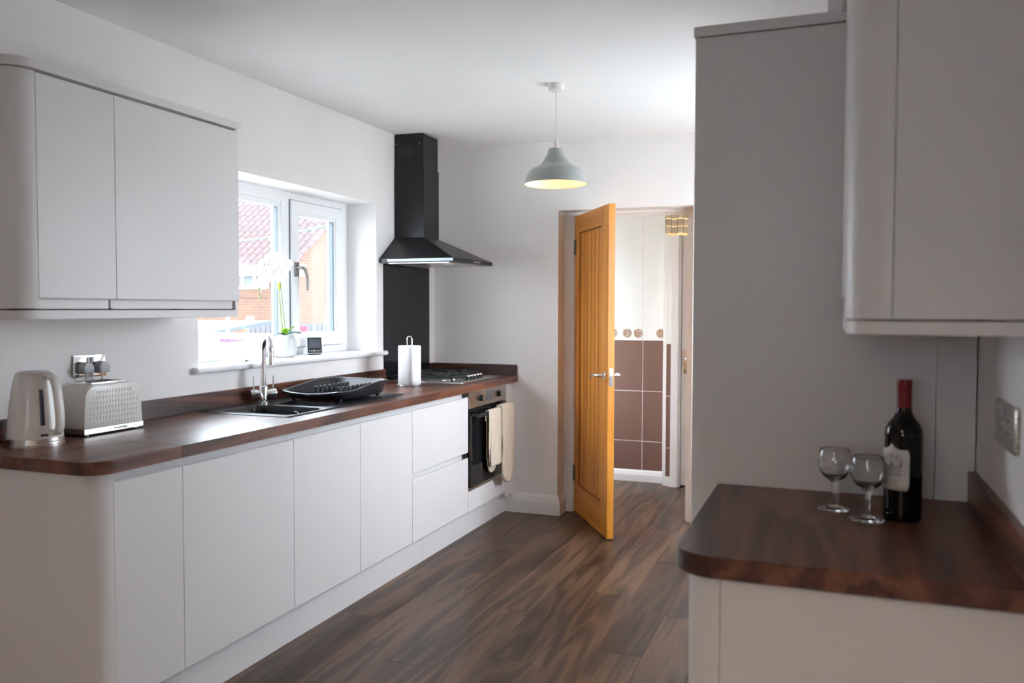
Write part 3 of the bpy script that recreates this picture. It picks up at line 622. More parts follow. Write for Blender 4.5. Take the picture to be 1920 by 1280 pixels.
for r in range(2):
    for i in range(9):
        x0 = 0.030+i*0.0165
        bm = bx(x0, x0+0.007, CY0+0.0025, CY0+0.0045, 2.300+r*0.034+0.02, 2.328+r*0.034+0.02)
        obj('vent_slot', bm, 'iron' if i < 6 else 'black_glass', chu, smooth=0)
for x in (0.012, 0.178):
    bm = lathe(B(), [(0, 0), (0.004, 0), (0.003, 0.002), (0, 0.002)], seg=12); bm.transform(Matrix.Translation((x, CY0+0.004, 2.40)) @ Matrix.Rotation(PI/2, 4, 'X')); obj('screw', bm, 'chrome', chu)

# ------------------------------------------------------------------ hob
t = thing('gas_hob', (0.3, 4.87, WT1), 'stainless steel four-burner gas hob beneath the black hood', 'hob')
bm = B(); prism(bm, rrect(0.045, 0.548, 4.575, 5.170, 0.012), WT1, 0.929); obj('plate', bm, 'steel', t, bevel=0.002)
def burner(x, y, r):
    b_ = obj('burner', lathe(B(), [(r*1.25, 0.929), (r*1.2, 0.934), (r, 0.936), (r*0.98, 0.945), (0, 0.945)], (x, y, 0), 24), 'nickel', t)
    obj('burner_cap', lathe(B(), [(0, 0.945), (r*0.9, 0.945), (r*0.93, 0.949), (r*0.88, 0.954), (0, 0.954)], (x, y, 0), 24), 'iron', b_)
for x, y, r in ((0.17, 4.73, 0.036), (0.40, 4.72, 0.046), (0.17, 5.01, 0.046), (0.355, 5.02, 0.028)): burner(x, y, r)
for y0, y1 in ((4.598, 4.862), (4.872, 5.135)):
    g = obj('pan_support', B_ if False else bx(0.060, 0.070, y0, y1, 0.946, 0.962), 'iron', t, smooth=0)
    bm = B(); xe = 0.475 if y0 < 4.7 else 0.42
    box(bm, xe-0.01, xe, y0, y1, 0.946, 0.962); box(bm, 0.07, xe-0.01, y0, y0+0.009, 0.946, 0.962); box(bm, 0.07, xe-0.01, y1-0.009, y1, 0.946, 0.962); box(bm, (0.07+xe)/2-0.005, (0.07+xe)/2+0.005, y0, y1, 0.946, 0.962)
    obj('support_frame', bm, 'iron', g, smooth=0)
    ym = (y0+y1)/2
    for xc in (0.06+(xe-0.06)*0.25, 0.06+(xe-0.06)*0.75):
        for dx_, dy_ in ((0.0, 1), (0.0, -1)):
            pts = [(ym+dy_*0.025, 0.955), (ym+dy_*0.035, 0.972), (ym+dy_*(ym-y0), 0.972), (ym+dy_*(ym-y0), 0.955)]
            bm = B(); prism(bm, pts if dy_ > 0 else pts[::-1], xc-0.004, xc+0.004, 'x'); obj('finger', bm, 'iron', g, smooth=0)
        bm = B(); prism(bm, [(xc-0.095, 0.955), (xc-0.095, 0.972), (xc-0.035, 0.972), (xc-0.025, 0.955)], ym-0.004, ym+0.004, 'y'); obj('finger', bm, 'iron', g, smooth=0)
        bm = B(); prism(bm, [(xc+0.085, 0.955), (xc+0.085, 0.972), (xc+0.035, 0.972), (xc+0.025, 0.955)], ym-0.004, ym+0.004, 'y'); obj('finger', bm, 'iron', g, smooth=0)
    for a in (0.061, xe-0.011):
        for b_ in (y0, y1-0.010): obj('foot', bx(a, a+0.01, b_, b_+0.01, 0.929, 0.946), 'iron', g, smooth=0)
for i in range(5):
    kx, ky = 0.497, 4.775+i*0.0475
    k_ = obj('control_knob', lathe(B(), [(0, 0.929), (0.019, 0.929), (0.019, 0.933), (0.0145, 0.935), (0.0165, 0.952), (0, 0.952)], (kx, ky, 0), 20), 'black_plastic', t)
    obj('knob_cap', lathe(B(), [(0, 0.952), (0.0165, 0.952), (0.0155, 0.957), (0, 0.957)], (kx, ky, 0), 20), 'chrome', k_)

# ------------------------------------------------------------------ oven
t = thing('oven', (0.55, 4.873, 0.283), 'built-in electric oven with steel fascia and black glass door', 'oven')
obj('casing', bx(0.10, 0.572, 4.585, 5.168, 0.29, 0.867), 'iron', t, smooth=0)
fa = obj('fascia', bx(0.572, 0.598, 4.578, 5.170, 0.776, 0.8785), 'steel', t, bevel=0.002)
obj('display', bx(0.5975, 0.5995, 4.842, 4.916, 0.797, 0.861), 'screen', fa, smooth=0)
for y in (4.735, 5.025):
    k_ = lathe(B(), [(0, 0), (0.021, 0), (0.021, 0.004), (0.017, 0.005), (0.016, 0.022), (0, 0.022)], seg=24); k_.transform(Matrix.Translation((0.598, y, 0.826)) @ Matrix.Rotation(PI/2, 4, 'Y')); kk = obj('control_knob', k_, 'black_plastic', fa)
    k_ = lathe(B(), [(0, 0), (0.017, 0), (0.0165, 0.006), (0, 0.0065)], seg=24); k_.transform(Matrix.Translation((0.620, y, 0.826)) @ Matrix.Rotation(PI/2, 4, 'Y')); obj('knob_cap', k_, 'nickel', kk)
    bm = B()
    for a in range(8):
        an = a*PI/4; box(bm, 0.598, 0.5984, y+0.029*math.cos(an)-0.0012, y+0.029*math.cos(an)+0.0012, 0.826+0.029*math.sin(an)-0.0012, 0.826+0.029*math.sin(an)+0.0012)
    o = obj('dial_marks', bm, 'ink', fa, smooth=0)
od = obj('door', bx(0.572, 0.596, 4.578, 5.170, 0.287, 0.768), 'black_glass', t, bevel=0.002)
obj('inner_window', bx(0.5955, 0.5965, 4.66, 5.09, 0.36, 0.67), 'splash', od, smooth=0)
obj('bottom_trim', bx(0.5725, 0.5975, 4.5775, 5.1705, 0.284, 0.300), 'steel', od, smooth=0)
hb = B(); box(hb, 0.634, 0.648, 4.60, 5.15, 0.722, 0.742); box(hb, 0.596, 0.634, 4.61, 4.63, 0.726, 0.740); box(hb, 0.596, 0.634, 5.12, 5.14, 0.726, 0.740); obj('handle', hb, 'black_plastic', od, bevel=0.003)

# ------------------------------------------------------------------ towel and oven glove over the oven handle
def drape(y0, y1, front_len, back_len, wob, off, seed, flare=0.0, rib=0.0, n=34, mseg=46):
    rnd = random.Random(seed); ph = rnd.random()*6
    rr = 0.011+off; hx, hz = 0.641, 0.734
    tot = back_len+PI*rr+front_len
    bm = B()
    def fn(uu, vv):
        s = vv*tot; y = y0+(y1-y0)*uu
        if s < back_len: X, Z = hx-rr, hz-(back_len-s)
        elif s < back_len+PI*rr:
            a = PI-(s-back_len)/rr; X, Z = hx+rr*math.cos(a), hz+rr*math.sin(a)+0.004
        else:
            X, Z = hx+rr, hz-(s-back_len-PI*rr)
        dn = max(0, min(1, (hz-Z)/0.30))
        front_side = s > back_len+PI*rr*0.5
        wv = wob*dn*(math.sin(uu*9+ph)+0.5*math.sin(uu*17+ph*2))*(1 if front_side else -0.15)
        X += (wv+0.6*wob*dn) if front_side else wv*0.3
        y += flare*dn*(uu-0.5)+0.006*dn*math.sin(vv*11+ph)
        if rib and front_side: X += rib*math.sin(vv*tot/0.0095*2*PI/2+uu*2)
        return (X, y, Z)
    grid(bm, n, mseg, fn)
    return bm
def solid(o, th):
    md = o.modifiers.new('thickness', 'SOLIDIFY'); md.thickness = th; md.offset = 0; return o
tw = obj('tea_towel', drape(4.765, 4.935, 0.335, 0.285, 0.006, 0.002, 3, flare=0.02, rib=0.0012, mseg=110), 'towel')
solid(tw, 0.004); fold = solid(obj('folded_edge', drape(4.742, 4.790, 0.300, 0.05, 0.002, 0.001, 5, rib=0.0012, mseg=90, n=12), 'towel', tw), 0.004); tag(tw, 'cream ribbed tea towel hanging on oven handle', 'towel')
gl = thing('oven_glove', (0.64, 5.02, 0.25), 'cream double oven glove hanging at the right of the oven handle', 'oven glove')
def round_end(bm, yc, hw, zb, rad):
    for v in bm.verts:
        if v.co.x > 0.63 and v.co.z < zb+rad:
            k = math.sqrt(max(0.02, 1-((zb+rad-v.co.z)/rad)**2)); v.co.y = yc+(v.co.y-yc)*k
    return bm
bm = round_end(drape(4.940, 5.125, 0.470, 0.07, 0.003, 0.010, 8, n=30, mseg=60), 5.032, 0.092, 0.262, 0.07); solid(obj('mitt', bm, 'glove', gl), 0.016)
bm = B()
def mit(uu, vv):
    z = 0.712-0.367*vv; k = 1.0 if z > 0.42 else math.sqrt(max(0.02, 1-((0.42-z)/0.0755)**2))
    return (0.6115+0.002*math.sin(vv*9), 4.885+(uu-0.5)*0.145*k, z)
grid(bm, 20, 40, mit); solid(obj('mitt', bm, 'glove', gl), 0.008)
obj('seam', tube(B(), [(0.681, 5.02, 0.532), (0.682, 5.06, 0.545), (0.680, 5.10, 0.556)], 0.0012, 6), 'towel', gl)

# ------------------------------------------------------------------ sink
t = thing('sink', (0.29, 3.40, 0.75), 'black composite sink with one and a half bowls and drainer', 'sink')
SX0, SX1, SY0, SY1 = 0.052, 0.522, 2.905, 3.900
def sd(x, y, x0, x1, y0, y1, r):
    qx = abs(x-(x0+x1)/2)-(x1-x0)/2+r; qy = abs(y-(y0+y1)/2)-(y1-y0)/2+r
    return math.hypot(max(qx, 0), max(qy, 0))+min(max(qx, qy), 0)-r
def sm(a, b_, v):
    v = max(0, min(1, (v-a)/(b_-a))); return v*v*(3-2*v)
def hsink(x, y):
    h = 0.926
    e = min(x-SX0, SX1-x, y-SY0, SY1-y)
    h -= 0.0055*(1-sm(0, 0.006, e)); h -= 0.003*sm(0.012, 0.018, e)
    b1 = sd(x, y, 0.118, 0.487, 2.965, 3.225, 0.035); h -= 0.165*sm(0.0, 0.022, -b1)
    b2 = sd(x, y, 0.175, 0.440, 3.275, 3.425, 0.035); h -= 0.10*sm(0.0, 0.018, -b2)
    if y > 3.45 and e > 0.035:
        k = sm(3.47, 3.50, y)*(1-sm(3.85, 3.87, y)); h -= 0.0022*k*(0.5+0.5*math.cos((x-0.08)*2*PI/0.04))
    return h
bm = B(); NX, NY = 90, 190
grid(bm, NX, NY, lambda a, b_: (SX0+(SX1-SX0)*a, SY0+(SY1-SY0)*b_, hsink(SX0+(SX1-SX0)*a, SY0+(SY1-SY0)*b_)))
obj('basin', bm, 'sinkmat', t, smooth=60)
bm = B(); lathe(bm, [(0, 0.7665), (0.03, 0.7665), (0.042, 0.7645), (0.042, 0.7610)], (0.30, 3.10, 0), 24); wst = obj('waste', bm, 'chrome', t)
bm = lathe(B(), [(0, 0), (0.016, 0), (0.019, 0.003), (0.017, 0.006), (0.008, 0.006), (0.0, 0.003)], seg=20); bm.transform(Matrix.Translation((0.34, 3.2125, 0.885)) @ Matrix.Rotation(PI/2, 4, 'X')); obj('overflow', bm, 'chrome', t)
bm = lathe(B(), [(0, 0), (0.009, 0), (0.009, 0.002), (0, 0.003)], (0.45, 3.875, 0.9225), 16); obj('plug_cover', bm, 'chrome', t)

# ------------------------------------------------------------------ tap
TX, TY = 0.092, 3.305
t = thing('mixer_tap', (TX, TY, 0.923), 'tall chrome swan-neck mixer tap behind the sink', 'tap')
sp_ = Vector((0.779, -0.627, 0)); br_ = Vector((0.627, 0.779, 0)); base = Vector((TX, TY, 0))
obj('base', lathe(B(), [(0, 0.923), (0.026, 0.923), (0.026, 0.929), (0.020, 0.933), (0.020, 0.998), (0.0165, 1.004), (0, 1.004)], (TX, TY, 0), 28), 'chrome', t)
R_ = 0.070; zr = 1.168
pts = [base+Vector((0, 0, 0.99))]+[base+Vector((0, 0, 1.05)), base+Vector((0, 0, zr))]
for i in range(1, 13):
    a = PI-PI*i/12; pts.append(base+sp_*(R_+R_*math.cos(a))+Vector((0, 0, zr+R_*math.sin(a))))
pts.append(base+sp_*2*R_+Vector((0, 0, zr-0.045)))
obj('spout', tube(B(), pts, 0.0125, 16), 'chrome', t)
pe = pts[-1]; obj('aerator', lathe(B(), [(0, -0.012), (0.0135, -0.012), (0.0135, 0.006), (0, 0.006)], tuple(pe), 18), 'chrome', t)
for s in (-1, 1):
    c0 = base+Vector((0, 0, 0.967)); p1 = c0+br_*s*0.060
    obj('valve', tube(B(), [c0+br_*s*0.016, c0+br_*s*0.030, c0+br_*s*0.031, p1-br_*s*0.003, p1], [0.017, 0.017, 0.0205, 0.0205, 0.019], 20), 'chrome', t)
    q = c0+br_*s*0.046+Vector((0, 0, 0.018)); obj('lever', tube(B(), [q, q+Vector((0, 0, 0.02)), q+Vector((0, 0, 0.066))], [0.0042, 0.0038, 0.0038], 10), 'chrome', t)

# ------------------------------------------------------------------ dish rack on the drainer
t = thing('dish_rack', (0.28, 3.63, 0.925), 'charcoal plastic dish drainer standing on the sink drainer', 'dish rack')
RX0_, RX1_, RY0_, RY1_ = 0.100, 0.480, 3.375, 3.875
NR = 72
def ring(ins, zf):
    pts = []
    cx, cy = (RX0_+RX1_)/2, (RY0_+RY1_)/2; hx_, hy_ = (RX1_-RX0_)/2-ins, (RY1_-RY0_)/2-ins
    for i in range(NR):
        a = 2*PI*i/NR; c_, s_ = math.cos(a), math.sin(a); e = 0.36
        x = cx+hx_*math.copysign(abs(c_)**e, c_); y = cy+hy_*math.copysign(abs(s_)**e, s_)
        pts.append((x, y, zf(x, y)))
    return pts
def rimz(x, y):
    k = (y-RY0_)/(RY1_-RY0_); z = 0.980+0.026*sm(0.15, 0.75, k)
    if k < 0.12: z -= 0.012*(1-abs((x-0.29)/0.15)**2 if abs(x-0.29) < 0.15 else 0)
    return z
layers = [ring(0.045, lambda x, y: 0.937), ring(0.030, lambda x, y: 0.938), ring(0.022, lambda x, y: 0.946), ring(0.012, lambda x, y: rimz(x, y)-0.016), ring(0.001, lambda x, y: rimz(x, y)-0.014), ring(-0.002, lambda x, y: rimz(x, y)-0.004), ring(0.004, rimz), ring(0.013, lambda x, y: rimz(x, y)-0.001), ring(0.018, lambda x, y: rimz(x, y)-0.008), ring(0.034, lambda x, y: 0.950), ring(0.045, lambda x, y: 0.943), ring(0.16, lambda x, y: 0.942)]
bm = B(); VR = [[bm.verts.new(p) for p in l] for l in layers]
for a, b_ in zip(VR, VR[1:]):
    for i in range(NR): bm.faces.new((a[i], a[(i+1) % NR], b_[(i+1) % NR], b_[i]))
bm.faces.new(VR[0][::-1]); bm.faces.new(VR[-1]); bmesh.ops.recalc_face_normals(bm, faces=bm.faces[:])
obj('tray', bm, 'rack', t, smooth=50)
pr = None
for r_, x in enumerate((0.255, 0.385)):
    for i in range(8):
        y = 3.50+i*0.040; loc = (x-0.28, y-3.63, 0.942-0.925)
        if pr is None:
            bm = B(); prism(bm, [(-0.012, 0), (0.012, 0), (0.010, 0.042), (0.005, 0.049), (-0.005, 0.049), (-0.010, 0.042)], -0.006, 0.006, 'y')
            bmesh.ops.translate(bm, verts=bm.verts[:], vec=(0.28, 3.63, 0.925)); pr = obj('prong', bm, 'rack', t, bevel=0.002); pr.location = loc
        else: piece(pr, 'prong', loc, t)
for x in (0.16, 0.42):
    for y in (3.45, 3.80): obj('foot', lathe(B(), [(0, 0.9245), (0.010, 0.9245), (0.011, 0.939), (0, 0.939)], (x, y, 0), 14), 'rack', t)
obj('cutlery_divider', bx(0.13, 0.45, 3.470, 3.474, 0.942, 0.966), 'rack', t, bevel=0.001)

# ------------------------------------------------------------------ paper roll on holder
PXc, PYc = 0.283, 4.415
t = thing('paper_holder', (PXc, PYc, WT1), 'chrome wire kitchen roll holder with looped top', 'holder')
obj('base_ring', tube(B(), [(PXc+0.078*math.cos(a*PI/18), PYc+0.078*math.sin(a*PI/18), 0.9235) for a in range(37)], 0.0032, 8), 'chrome', t)
obj('base_bar', tube(B(), [(PXc-0.076, PYc, 0.9235), (PXc+0.076, PYc, 0.9235)], 0.003, 8), 'chrome', t)
lp = [(PXc-0.010*rt.x, PYc-0.010*rt.y, 0.922)]; lp = [(PXc-0.014*rt.x, PYc-0.014*rt.y, 0.925), (PXc-0.014*rt.x, PYc-0.014*rt.y, 1.19)]
for i in range(1, 9):
    a = PI-PI*i/8; lp.append((PXc+0.014*math.cos(a)*rt.x, PYc+0.014*math.cos(a)*rt.y, 1.19+0.017*math.sin(a)))
lp.append((PXc+0.014*rt.x, PYc+0.014*rt.y, 0.925)); obj('loop_rod', tube(B(), lp, 0.0034, 10), 'chrome', t)
t = thing('paper_roll', (PXc, PYc, 0.928), 'white kitchen paper roll standing beside the hob', 'paper roll')
obj('roll', lathe(B(), [(0.021, 0.928), (0.065, 0.928), (0.0665, 0.931), (0.0665, 1.149), (0.065, 1.152), (0.021, 1.152)], (PXc, PYc, 0), 40, close=True), 'paper', t)
ca = math.atan2(-PYc, 2.61-PXc)
bm = B()
def fl_(uu, vv):
    a = ca+0.15+uu*0.95; r = 0.0672+0.016*sm(0.0, 1, 1-uu)*(0.45+0.55*vv)
    return (PXc+r*math.cos(a), PYc+r*math.sin(a), 1.149-0.223*vv-0.003*math.sin(uu*4))
grid(bm, 14, 8, fl_); solid(obj('loose_sheet', bm, 'paper', t), 0.0008)

# ------------------------------------------------------------------ kettle
KX, KY = 0.150, 2.035
t = thing('kettle', (KX, KY, WT1), 'cream white jug kettle with blue water gauge', 'kettle')
kb = obj('base', lathe(B(), [(0, 0.920), (0.089, 0.920), (0.089, 0.924), (0.086, 0.926), (0.085, 0.945), (0.0, 0.945)], (KX, KY, 0), 40), 'steel', t)
prof = [(0.0, 0.945), (0.084, 0.945), (0.0835, 0.955), (0.079, 1.00), (0.073, 1.06), (0.066, 1.11), (0.060, 1.140), (0.0565, 1.150), (0.052, 1.154), (0.0, 1.156)]
obj('body', lathe(B(), prof, (KX, KY, 0), 48), 'appliance', t)
obj('lid', lathe(B(), [(0.050, 1.1545), (0.050, 1.158), (0.044, 1.162), (0, 1.163)], (KX, KY, 0), 36), 'appliance', t)
def kr(z):
    for (r0, z0), (r1, z1) in zip(prof, prof[1:]):
        if z0 <= z <= z1 and z1 > z0: return r0+(r1-r0)*(z-z0)/(z1-z0)
    return 0.06
ha = math.radians(0)
def kp(a, r, z): return (KX+r*math.cos(a), KY+r*math.sin(a), z)
hp_ = [(0.045, 1.150), (0.068, 1.150), (0.088, 1.138), (0.100, 1.110), (0.108, 1.06), (0.112, 1.01), (0.110, 0.98), (0.098, 0.964), (0.078, 0.964)]
bm = B(); rings = []
for i, (r, z) in enumerate(hp_):
    p0 = hp_[max(0, i-1)]; p1 = hp_[min(len(hp_)-1, i+1)]; tx, tz = p1[0]-p0[0], p1[1]-p0[1]; l = math.hypot(tx, tz); nx, nz = -tz/l, tx/l
    rg = []
    for k in range(14):
        an = 2*PI*k/14; o1 = 0.0095*math.cos(an); o2 = 0.017*math.sin(an)
        rr_ = r+nx*o1; zz = z+nz*o1
        rg.append(bm.verts.new((KX+rr_*math.cos(ha)-o2*math.sin(ha), KY+rr_*math.sin(ha)+o2*math.cos(ha), zz)))
    rings.append(rg)
for a, b_ in zip(rings, rings[1:]):
    for k in range(14): bm.faces.new((a[k], a[(k+1) % 14], b_[(k+1) % 14], b_[k]))
bm.faces.new(rings[0][::-1]); bm.faces.new(rings[-1]); bmesh.ops.recalc_face_normals(bm, faces=bm.faces[:])
obj('handle', bm, 'appliance', t, smooth=60)
bm = B(); ga = math.radians(-24)
grid(bm, 5, 14, lambda uu, vv: kp(ga+(uu-0.5)*0.17, kr(0.99+0.115*vv)+0.0012, 0.99+0.115*vv)); solid(obj('water_gauge', bm, 'gauge', t), 0.0015)
bm = bx(-0.010, 0.010, -0.003, 0.003, -0.003, 0.003); bm.transform(Matrix.Translation(kp(math.radians(-22), 0.086, 0.958)) @ Matrix.Rotation(math.radians(-22)+PI/2, 4, 'Z')); obj('switch', bm, 'ink', t, bevel=0.001)
sa = ha+PI; bm = B(); q = [kp(sa-0.35, 0.058, 1.12), kp(sa+0.35, 0.058, 1.12), kp(sa+0.5, 0.050, 1.152), kp(sa-0.5, 0.050, 1.152), kp(sa, 0.088, 1.152), kp(sa, 0.062, 1.10)]
v_ = [bm.verts.new(p) for p in q]
for f in ((0, 5, 4, 3), (5, 1, 2, 4), (3, 4, 2), (0, 1, 5), (0, 3, 2, 1)): bm.faces.new([v_[i] for i in f])
bmesh.ops.recalc_face_normals(bm, faces=bm.faces[:]); obj('spout', bm, 'appliance', t)
def on_cyl(bm_obj_mat, a0, r, z):   # matrix helper for flat lettering tangent to a cylinder
    return Matrix.Translation(kp(a0, r, z)) @ Matrix.Rotation(a0+PI/2, 4, 'Z') @ Matrix.Rotation(PI/2, 4, 'X')
for i, ch in enumerate('Russell Hobbs'):
    if ch != ' ': text_mesh(ch, 0.009, 'ink', 'lettering', kb, on_cyl(None, math.radians(-34)+i*0.062, 0.0857, 0.935))

# ------------------------------------------------------------------ toaster
t = thing('toaster', (0.10, 2.335, WT1), 'cream white two-slice toaster with embossed front panel', 'toaster')
TX0, TX1, TY0, TY1 = 0.034, 0.178, 2.205, 2.470
def tprof(inset, top):
    a = TY0+inset; b_ = TY1-inset
    return [(a, 0.945), (b_, 0.945), (b_-0.004, 1.02)]+arc(b_-0.052, top-0.045, 0.045, 5, 85, 7)+arc(a+0.052, top-0.045, 0.045, 95, 175, 7)+[(a+0.004, 1.02)]
bm = B(); prism(bm, tprof(0.004, 1.100), TX0, TX1-0.012, 'x'); tb = obj('body', bm, 'appliance', t, bevel=0.003)
bm = B(); prism(bm, tprof(0.0, 1.097), TX1-0.012, TX1, 'x'); tf = obj('front_panel', bm, 'appliance', t, bevel=0.004)
bm = B(); prism(bm, [(TY0+0.05, 1.0985), (TY1-0.05, 1.0985), (TY1-0.056, 1.1035), (TY0+0.056, 1.1035)], TX0+0.02, TX1-0.025, 'x'); tt = obj('top_plate', bm, 'chrome', t, bevel=0.001)
for x in (TX0+0.032, TX0+0.077): obj('slot', bx(x, x+0.028, TY0+0.064, TY1-0.064, 1.1030, 1.1042), 'ink', tt, smooth=0)
bp = None
for r in range(7):
    for i in range(16):
        y = TY0+0.030+i*(TY1-TY0-0.06)/15; z = 0.960+r*0.0185
        if r >= 5 and (i < 1+(r-5) or i > 14-(r-5)): continue
        if bp is None:
            bm = B(); V = [bm.verts.new(p) for p in ((0, -0.0068, 0), (0, 0, -0.0135), (0, 0.0068, 0), (0, 0, 0.0135), (0.0042, -0.001, 0.003), (0.0042, 0.001, 0.003))]
            for f in ((0, 1, 4), (1, 5, 4), (1, 2, 5), (2, 3, 5), (3, 4, 5), (3, 0, 4)): bm.faces.new([V[k] for k in f])
            bmesh.ops.translate(bm, verts=bm.verts[:], vec=(0.10, 2.335, WT1)); bp = obj('embossed_lozenge', bm, 'appliance', tf, smooth=70); bp.location = (TX1-0.10, y-2.335, z-WT1)
        else: piece(bp, 'embossed_lozenge', (TX1-0.10, y-2.335+(0.0 if r % 2 else 0.003), z-WT1), tf)
tr = obj('base_trim', bx(TX0+0.002, TX1+0.0015, TY0-0.001, TY1+0.001, 0.927, 0.9455), 'steel', t, bevel=0.002)
text_mesh('Russell Hobbs', 0.0105, 'ink', 'lettering', tr, Matrix.Translation((TX1+0.0018, 2.365, 0.9362)) @ Matrix.Rotation(PI/2, 4, 'Z') @ Matrix.Rotation(PI/2, 4, 'X'))
for x in (TX0+0.015, TX1-0.015):
    for y in (TY0+0.02, TY1-0.02): obj('foot', lathe(B(), [(0, 0.920), (0.008, 0.920), (0.009, 0.928), (0, 0.928)], (x, y, 0), 12), 'appliance', t)

# ------------------------------------------------------------------ sockets and plugs
def socket(name, xw, s, y0, y1, z0, z1, label):
    t = thing(name, (xw, (y0+y1)/2, z0), label, 'socket')
    a, b_ = sorted((xw, xw+s*0.009)); bm = B(); prism(bm, rrect(y0, y1, z0, z1, 0.004, 3), a, b_, 'x'); pl = obj('plate', bm, 'nickel' if s < 0 else 'chrome', t, bevel=0.0015)
    yc = (y0+y1)/2; zc = (z0+z1)/2
    for k in (-1, 1):
        a, b_ = sorted((xw+s*0.009, xw+s*0.013)); obj('switch', bx(a, b_, yc+k*0.009-0.006, yc+k*0.009+0.006, zc+0.012, zc+0.034), 'grey_plug', pl, bevel=0.001)
        if s < 0:
            cy_ = yc+k*0.036
            for (dy, dz, w_, h_) in ((0, 0.010, 0.004, 0.009), (-0.011, -0.010, 0.007, 0.004), (0.011, -0.010, 0.007, 0.004)):
                a, b_ = sorted((xw+s*0.0088, xw+s*0.0096)); obj('pin_hole', bx(a, b_, cy_+dy-w_/2, cy_+dy+w_/2, zc+dz-h_/2, zc+dz+h_/2), 'ink', pl, smooth=0)
    return t
socket('wall_socket', 0.0, 1, 2.316, 2.462, 1.112, 1.194, 'chrome double socket on the wall above the toaster')
socket('wall_socket', 2.925, -1, 1.742, 1.938, 1.106, 1.192, 'brushed steel double socket on the right wall near wine bottle')
for k, lb in ((-1, 'grey plug in the socket half nearer the kettle'), (1, 'grey plug in the socket half nearer the window')):
    yc = 2.389+k*0.036; zc = 1.143
    t = thing('plug', (0.012, yc, zc-0.02), lb, 'plug', 'plugs in the chrome wall socket')
    bm = B(); prism(bm, [(yc-0.022, zc-0.018), (yc+0.022, zc-0.018), (yc+0.024, zc+0.004)]+arc(yc, zc+0.003, 0.024, 20, 160, 6)+[(yc-0.024, zc+0.004)], 0.0092, 0.046, 'x'); obj('plug_body', bm, 'grey_plug', t, bevel=0.005)
    obj('flex', tube(B(), [(0.03, yc, zc-0.017), (0.03, yc, zc-0.035), (0.012, yc-0.004, 1.06), (0.0225, yc-0.02, 0.98), (0.0225, yc-0.03, 0.924)] if k < 0 else [(0.03, yc, zc-0.017), (0.03, yc, zc-0.035), (0.012, yc, 1.06), (0.0225, yc-0.01, 0.99), (0.0225, yc-0.02, 0.924)], 0.0035, 8), 'cord', t)

# ------------------------------------------------------------------ things on the window sill
SZ = 1.110
t = thing('orchid_pot', (-0.118, 3.765, SZ), 'white artificial orchid in a ribbed white pot on the window sill', 'potted plant')
ox, oy = -0.118, 3.765
pp = [(0, 0.0), (0.043, 0.0), (0.047, 0.004)]
for i in range(33):
    z = 0.006+0.110*i/32; r = 0.047+0.0165*math.sin(PI*min(1, (z/0.118)*0.86+0.08))-0.004*sm(0.09, 0.118, z); pp.append((r+(0.0011 if i % 2 else -0.0004), z))
pp += [(0.050, 0.1185), (0.047, 0.117), (0.046, 0.10), (0, 0.10)]
obj('pot', lathe(B(), pp, (ox, oy, SZ), 40), 'pot', t, smooth=60); obj('soil', lathe(B(), [(0.0455, 0.103), (0.03, 0.108), (0, 0.110)], (ox, oy, SZ), 20), 'soil', t)
def up_(p): return Vector(p)
stem = [Vector((ox-0.004, oy-0.005, SZ+0.105)), Vector((ox-0.012, oy-0.012, SZ+0.20)), Vector((ox-0.012, oy-0.025, SZ+0.30)), Vector((ox-0.012, oy-0.03, SZ+0.40)), Vector((ox-0.014, oy-0.04, SZ+0.47)), Vector((ox-0.014, oy-0.075, SZ+0.52)), Vector((ox-0.014, oy-0.13, SZ+0.51)), Vector((ox-0.012, oy-0.175, SZ+0.45)), Vector((ox-0.01, oy-0.195, SZ+0.38))]
obj('stem', tube(B(), stem, 0.0026, 8), 'stem', t); obj('stake', tube(B(), [(ox+0.006, oy+0.004, SZ+0.105), (ox-0.008, oy-0.026, SZ+0.40)], 0.0018, 6), 'stem', t)
obj('stem_clip', tube(B(), [(ox-0.012, oy-0.029, SZ+0.355), (ox-0.012, oy-0.032, SZ+0.385), (ox-0.013, oy-0.036, SZ+0.425)], [0.005, 0.008, 0.006], 10), 'bud', t)
def leafm(L_, W_, curve, lift):
    bm = B()
    grid(bm, 12, 5, lambda a, b_: (L_*a, W_*math.sin(PI*min(1, a*0.95+0.03))**0.7*(b_-0.5), lift*a-curve*a*a+0.25*W_*abs(b_-0.5)))
    return bm
def add_leaf(mat, rz, L_, W_, curve, lift, z):
    bm = leafm(L_, W_, curve, lift); bm.transform(Matrix.Translation((ox, oy, SZ+z)) @ Matrix.Rotation(rz, 4, 'Z')); return solid(obj('leaf', bm, mat, t), 0.0015)
add_leaf('leaf', math.radians(62), 0.095, 0.042, 0.045, 0.055, 0.112); add_leaf('leaf', math.radians(255), 0.070, 0.036, 0.05, 0.05, 0.112); add_leaf('leaf_light', math.radians(20), 0.050, 0.040, 0.01, 0.06, 0.112); add_leaf('leaf_light', math.radians(-55), 0.045, 0.04, 0.02, 0.06, 0.112)
pet = None
fpos = [(0.0, -0.055, 0.505, 0.2), (0.01, -0.02, 0.47, -0.3), (0.0, -0.095, 0.52, 0.5), (-0.005, -0.14, 0.485, 0.1), (0.012, -0.075, 0.455, 0.8), (0.0, -0.175, 0.435, -0.2), (0.015, -0.12, 0.43, 0.4), (0.0, 0.012, 0.495, -0.6), (0.004, -0.19, 0.385, 0.9), (0.01, -0.045, 0.425, 0.3)]
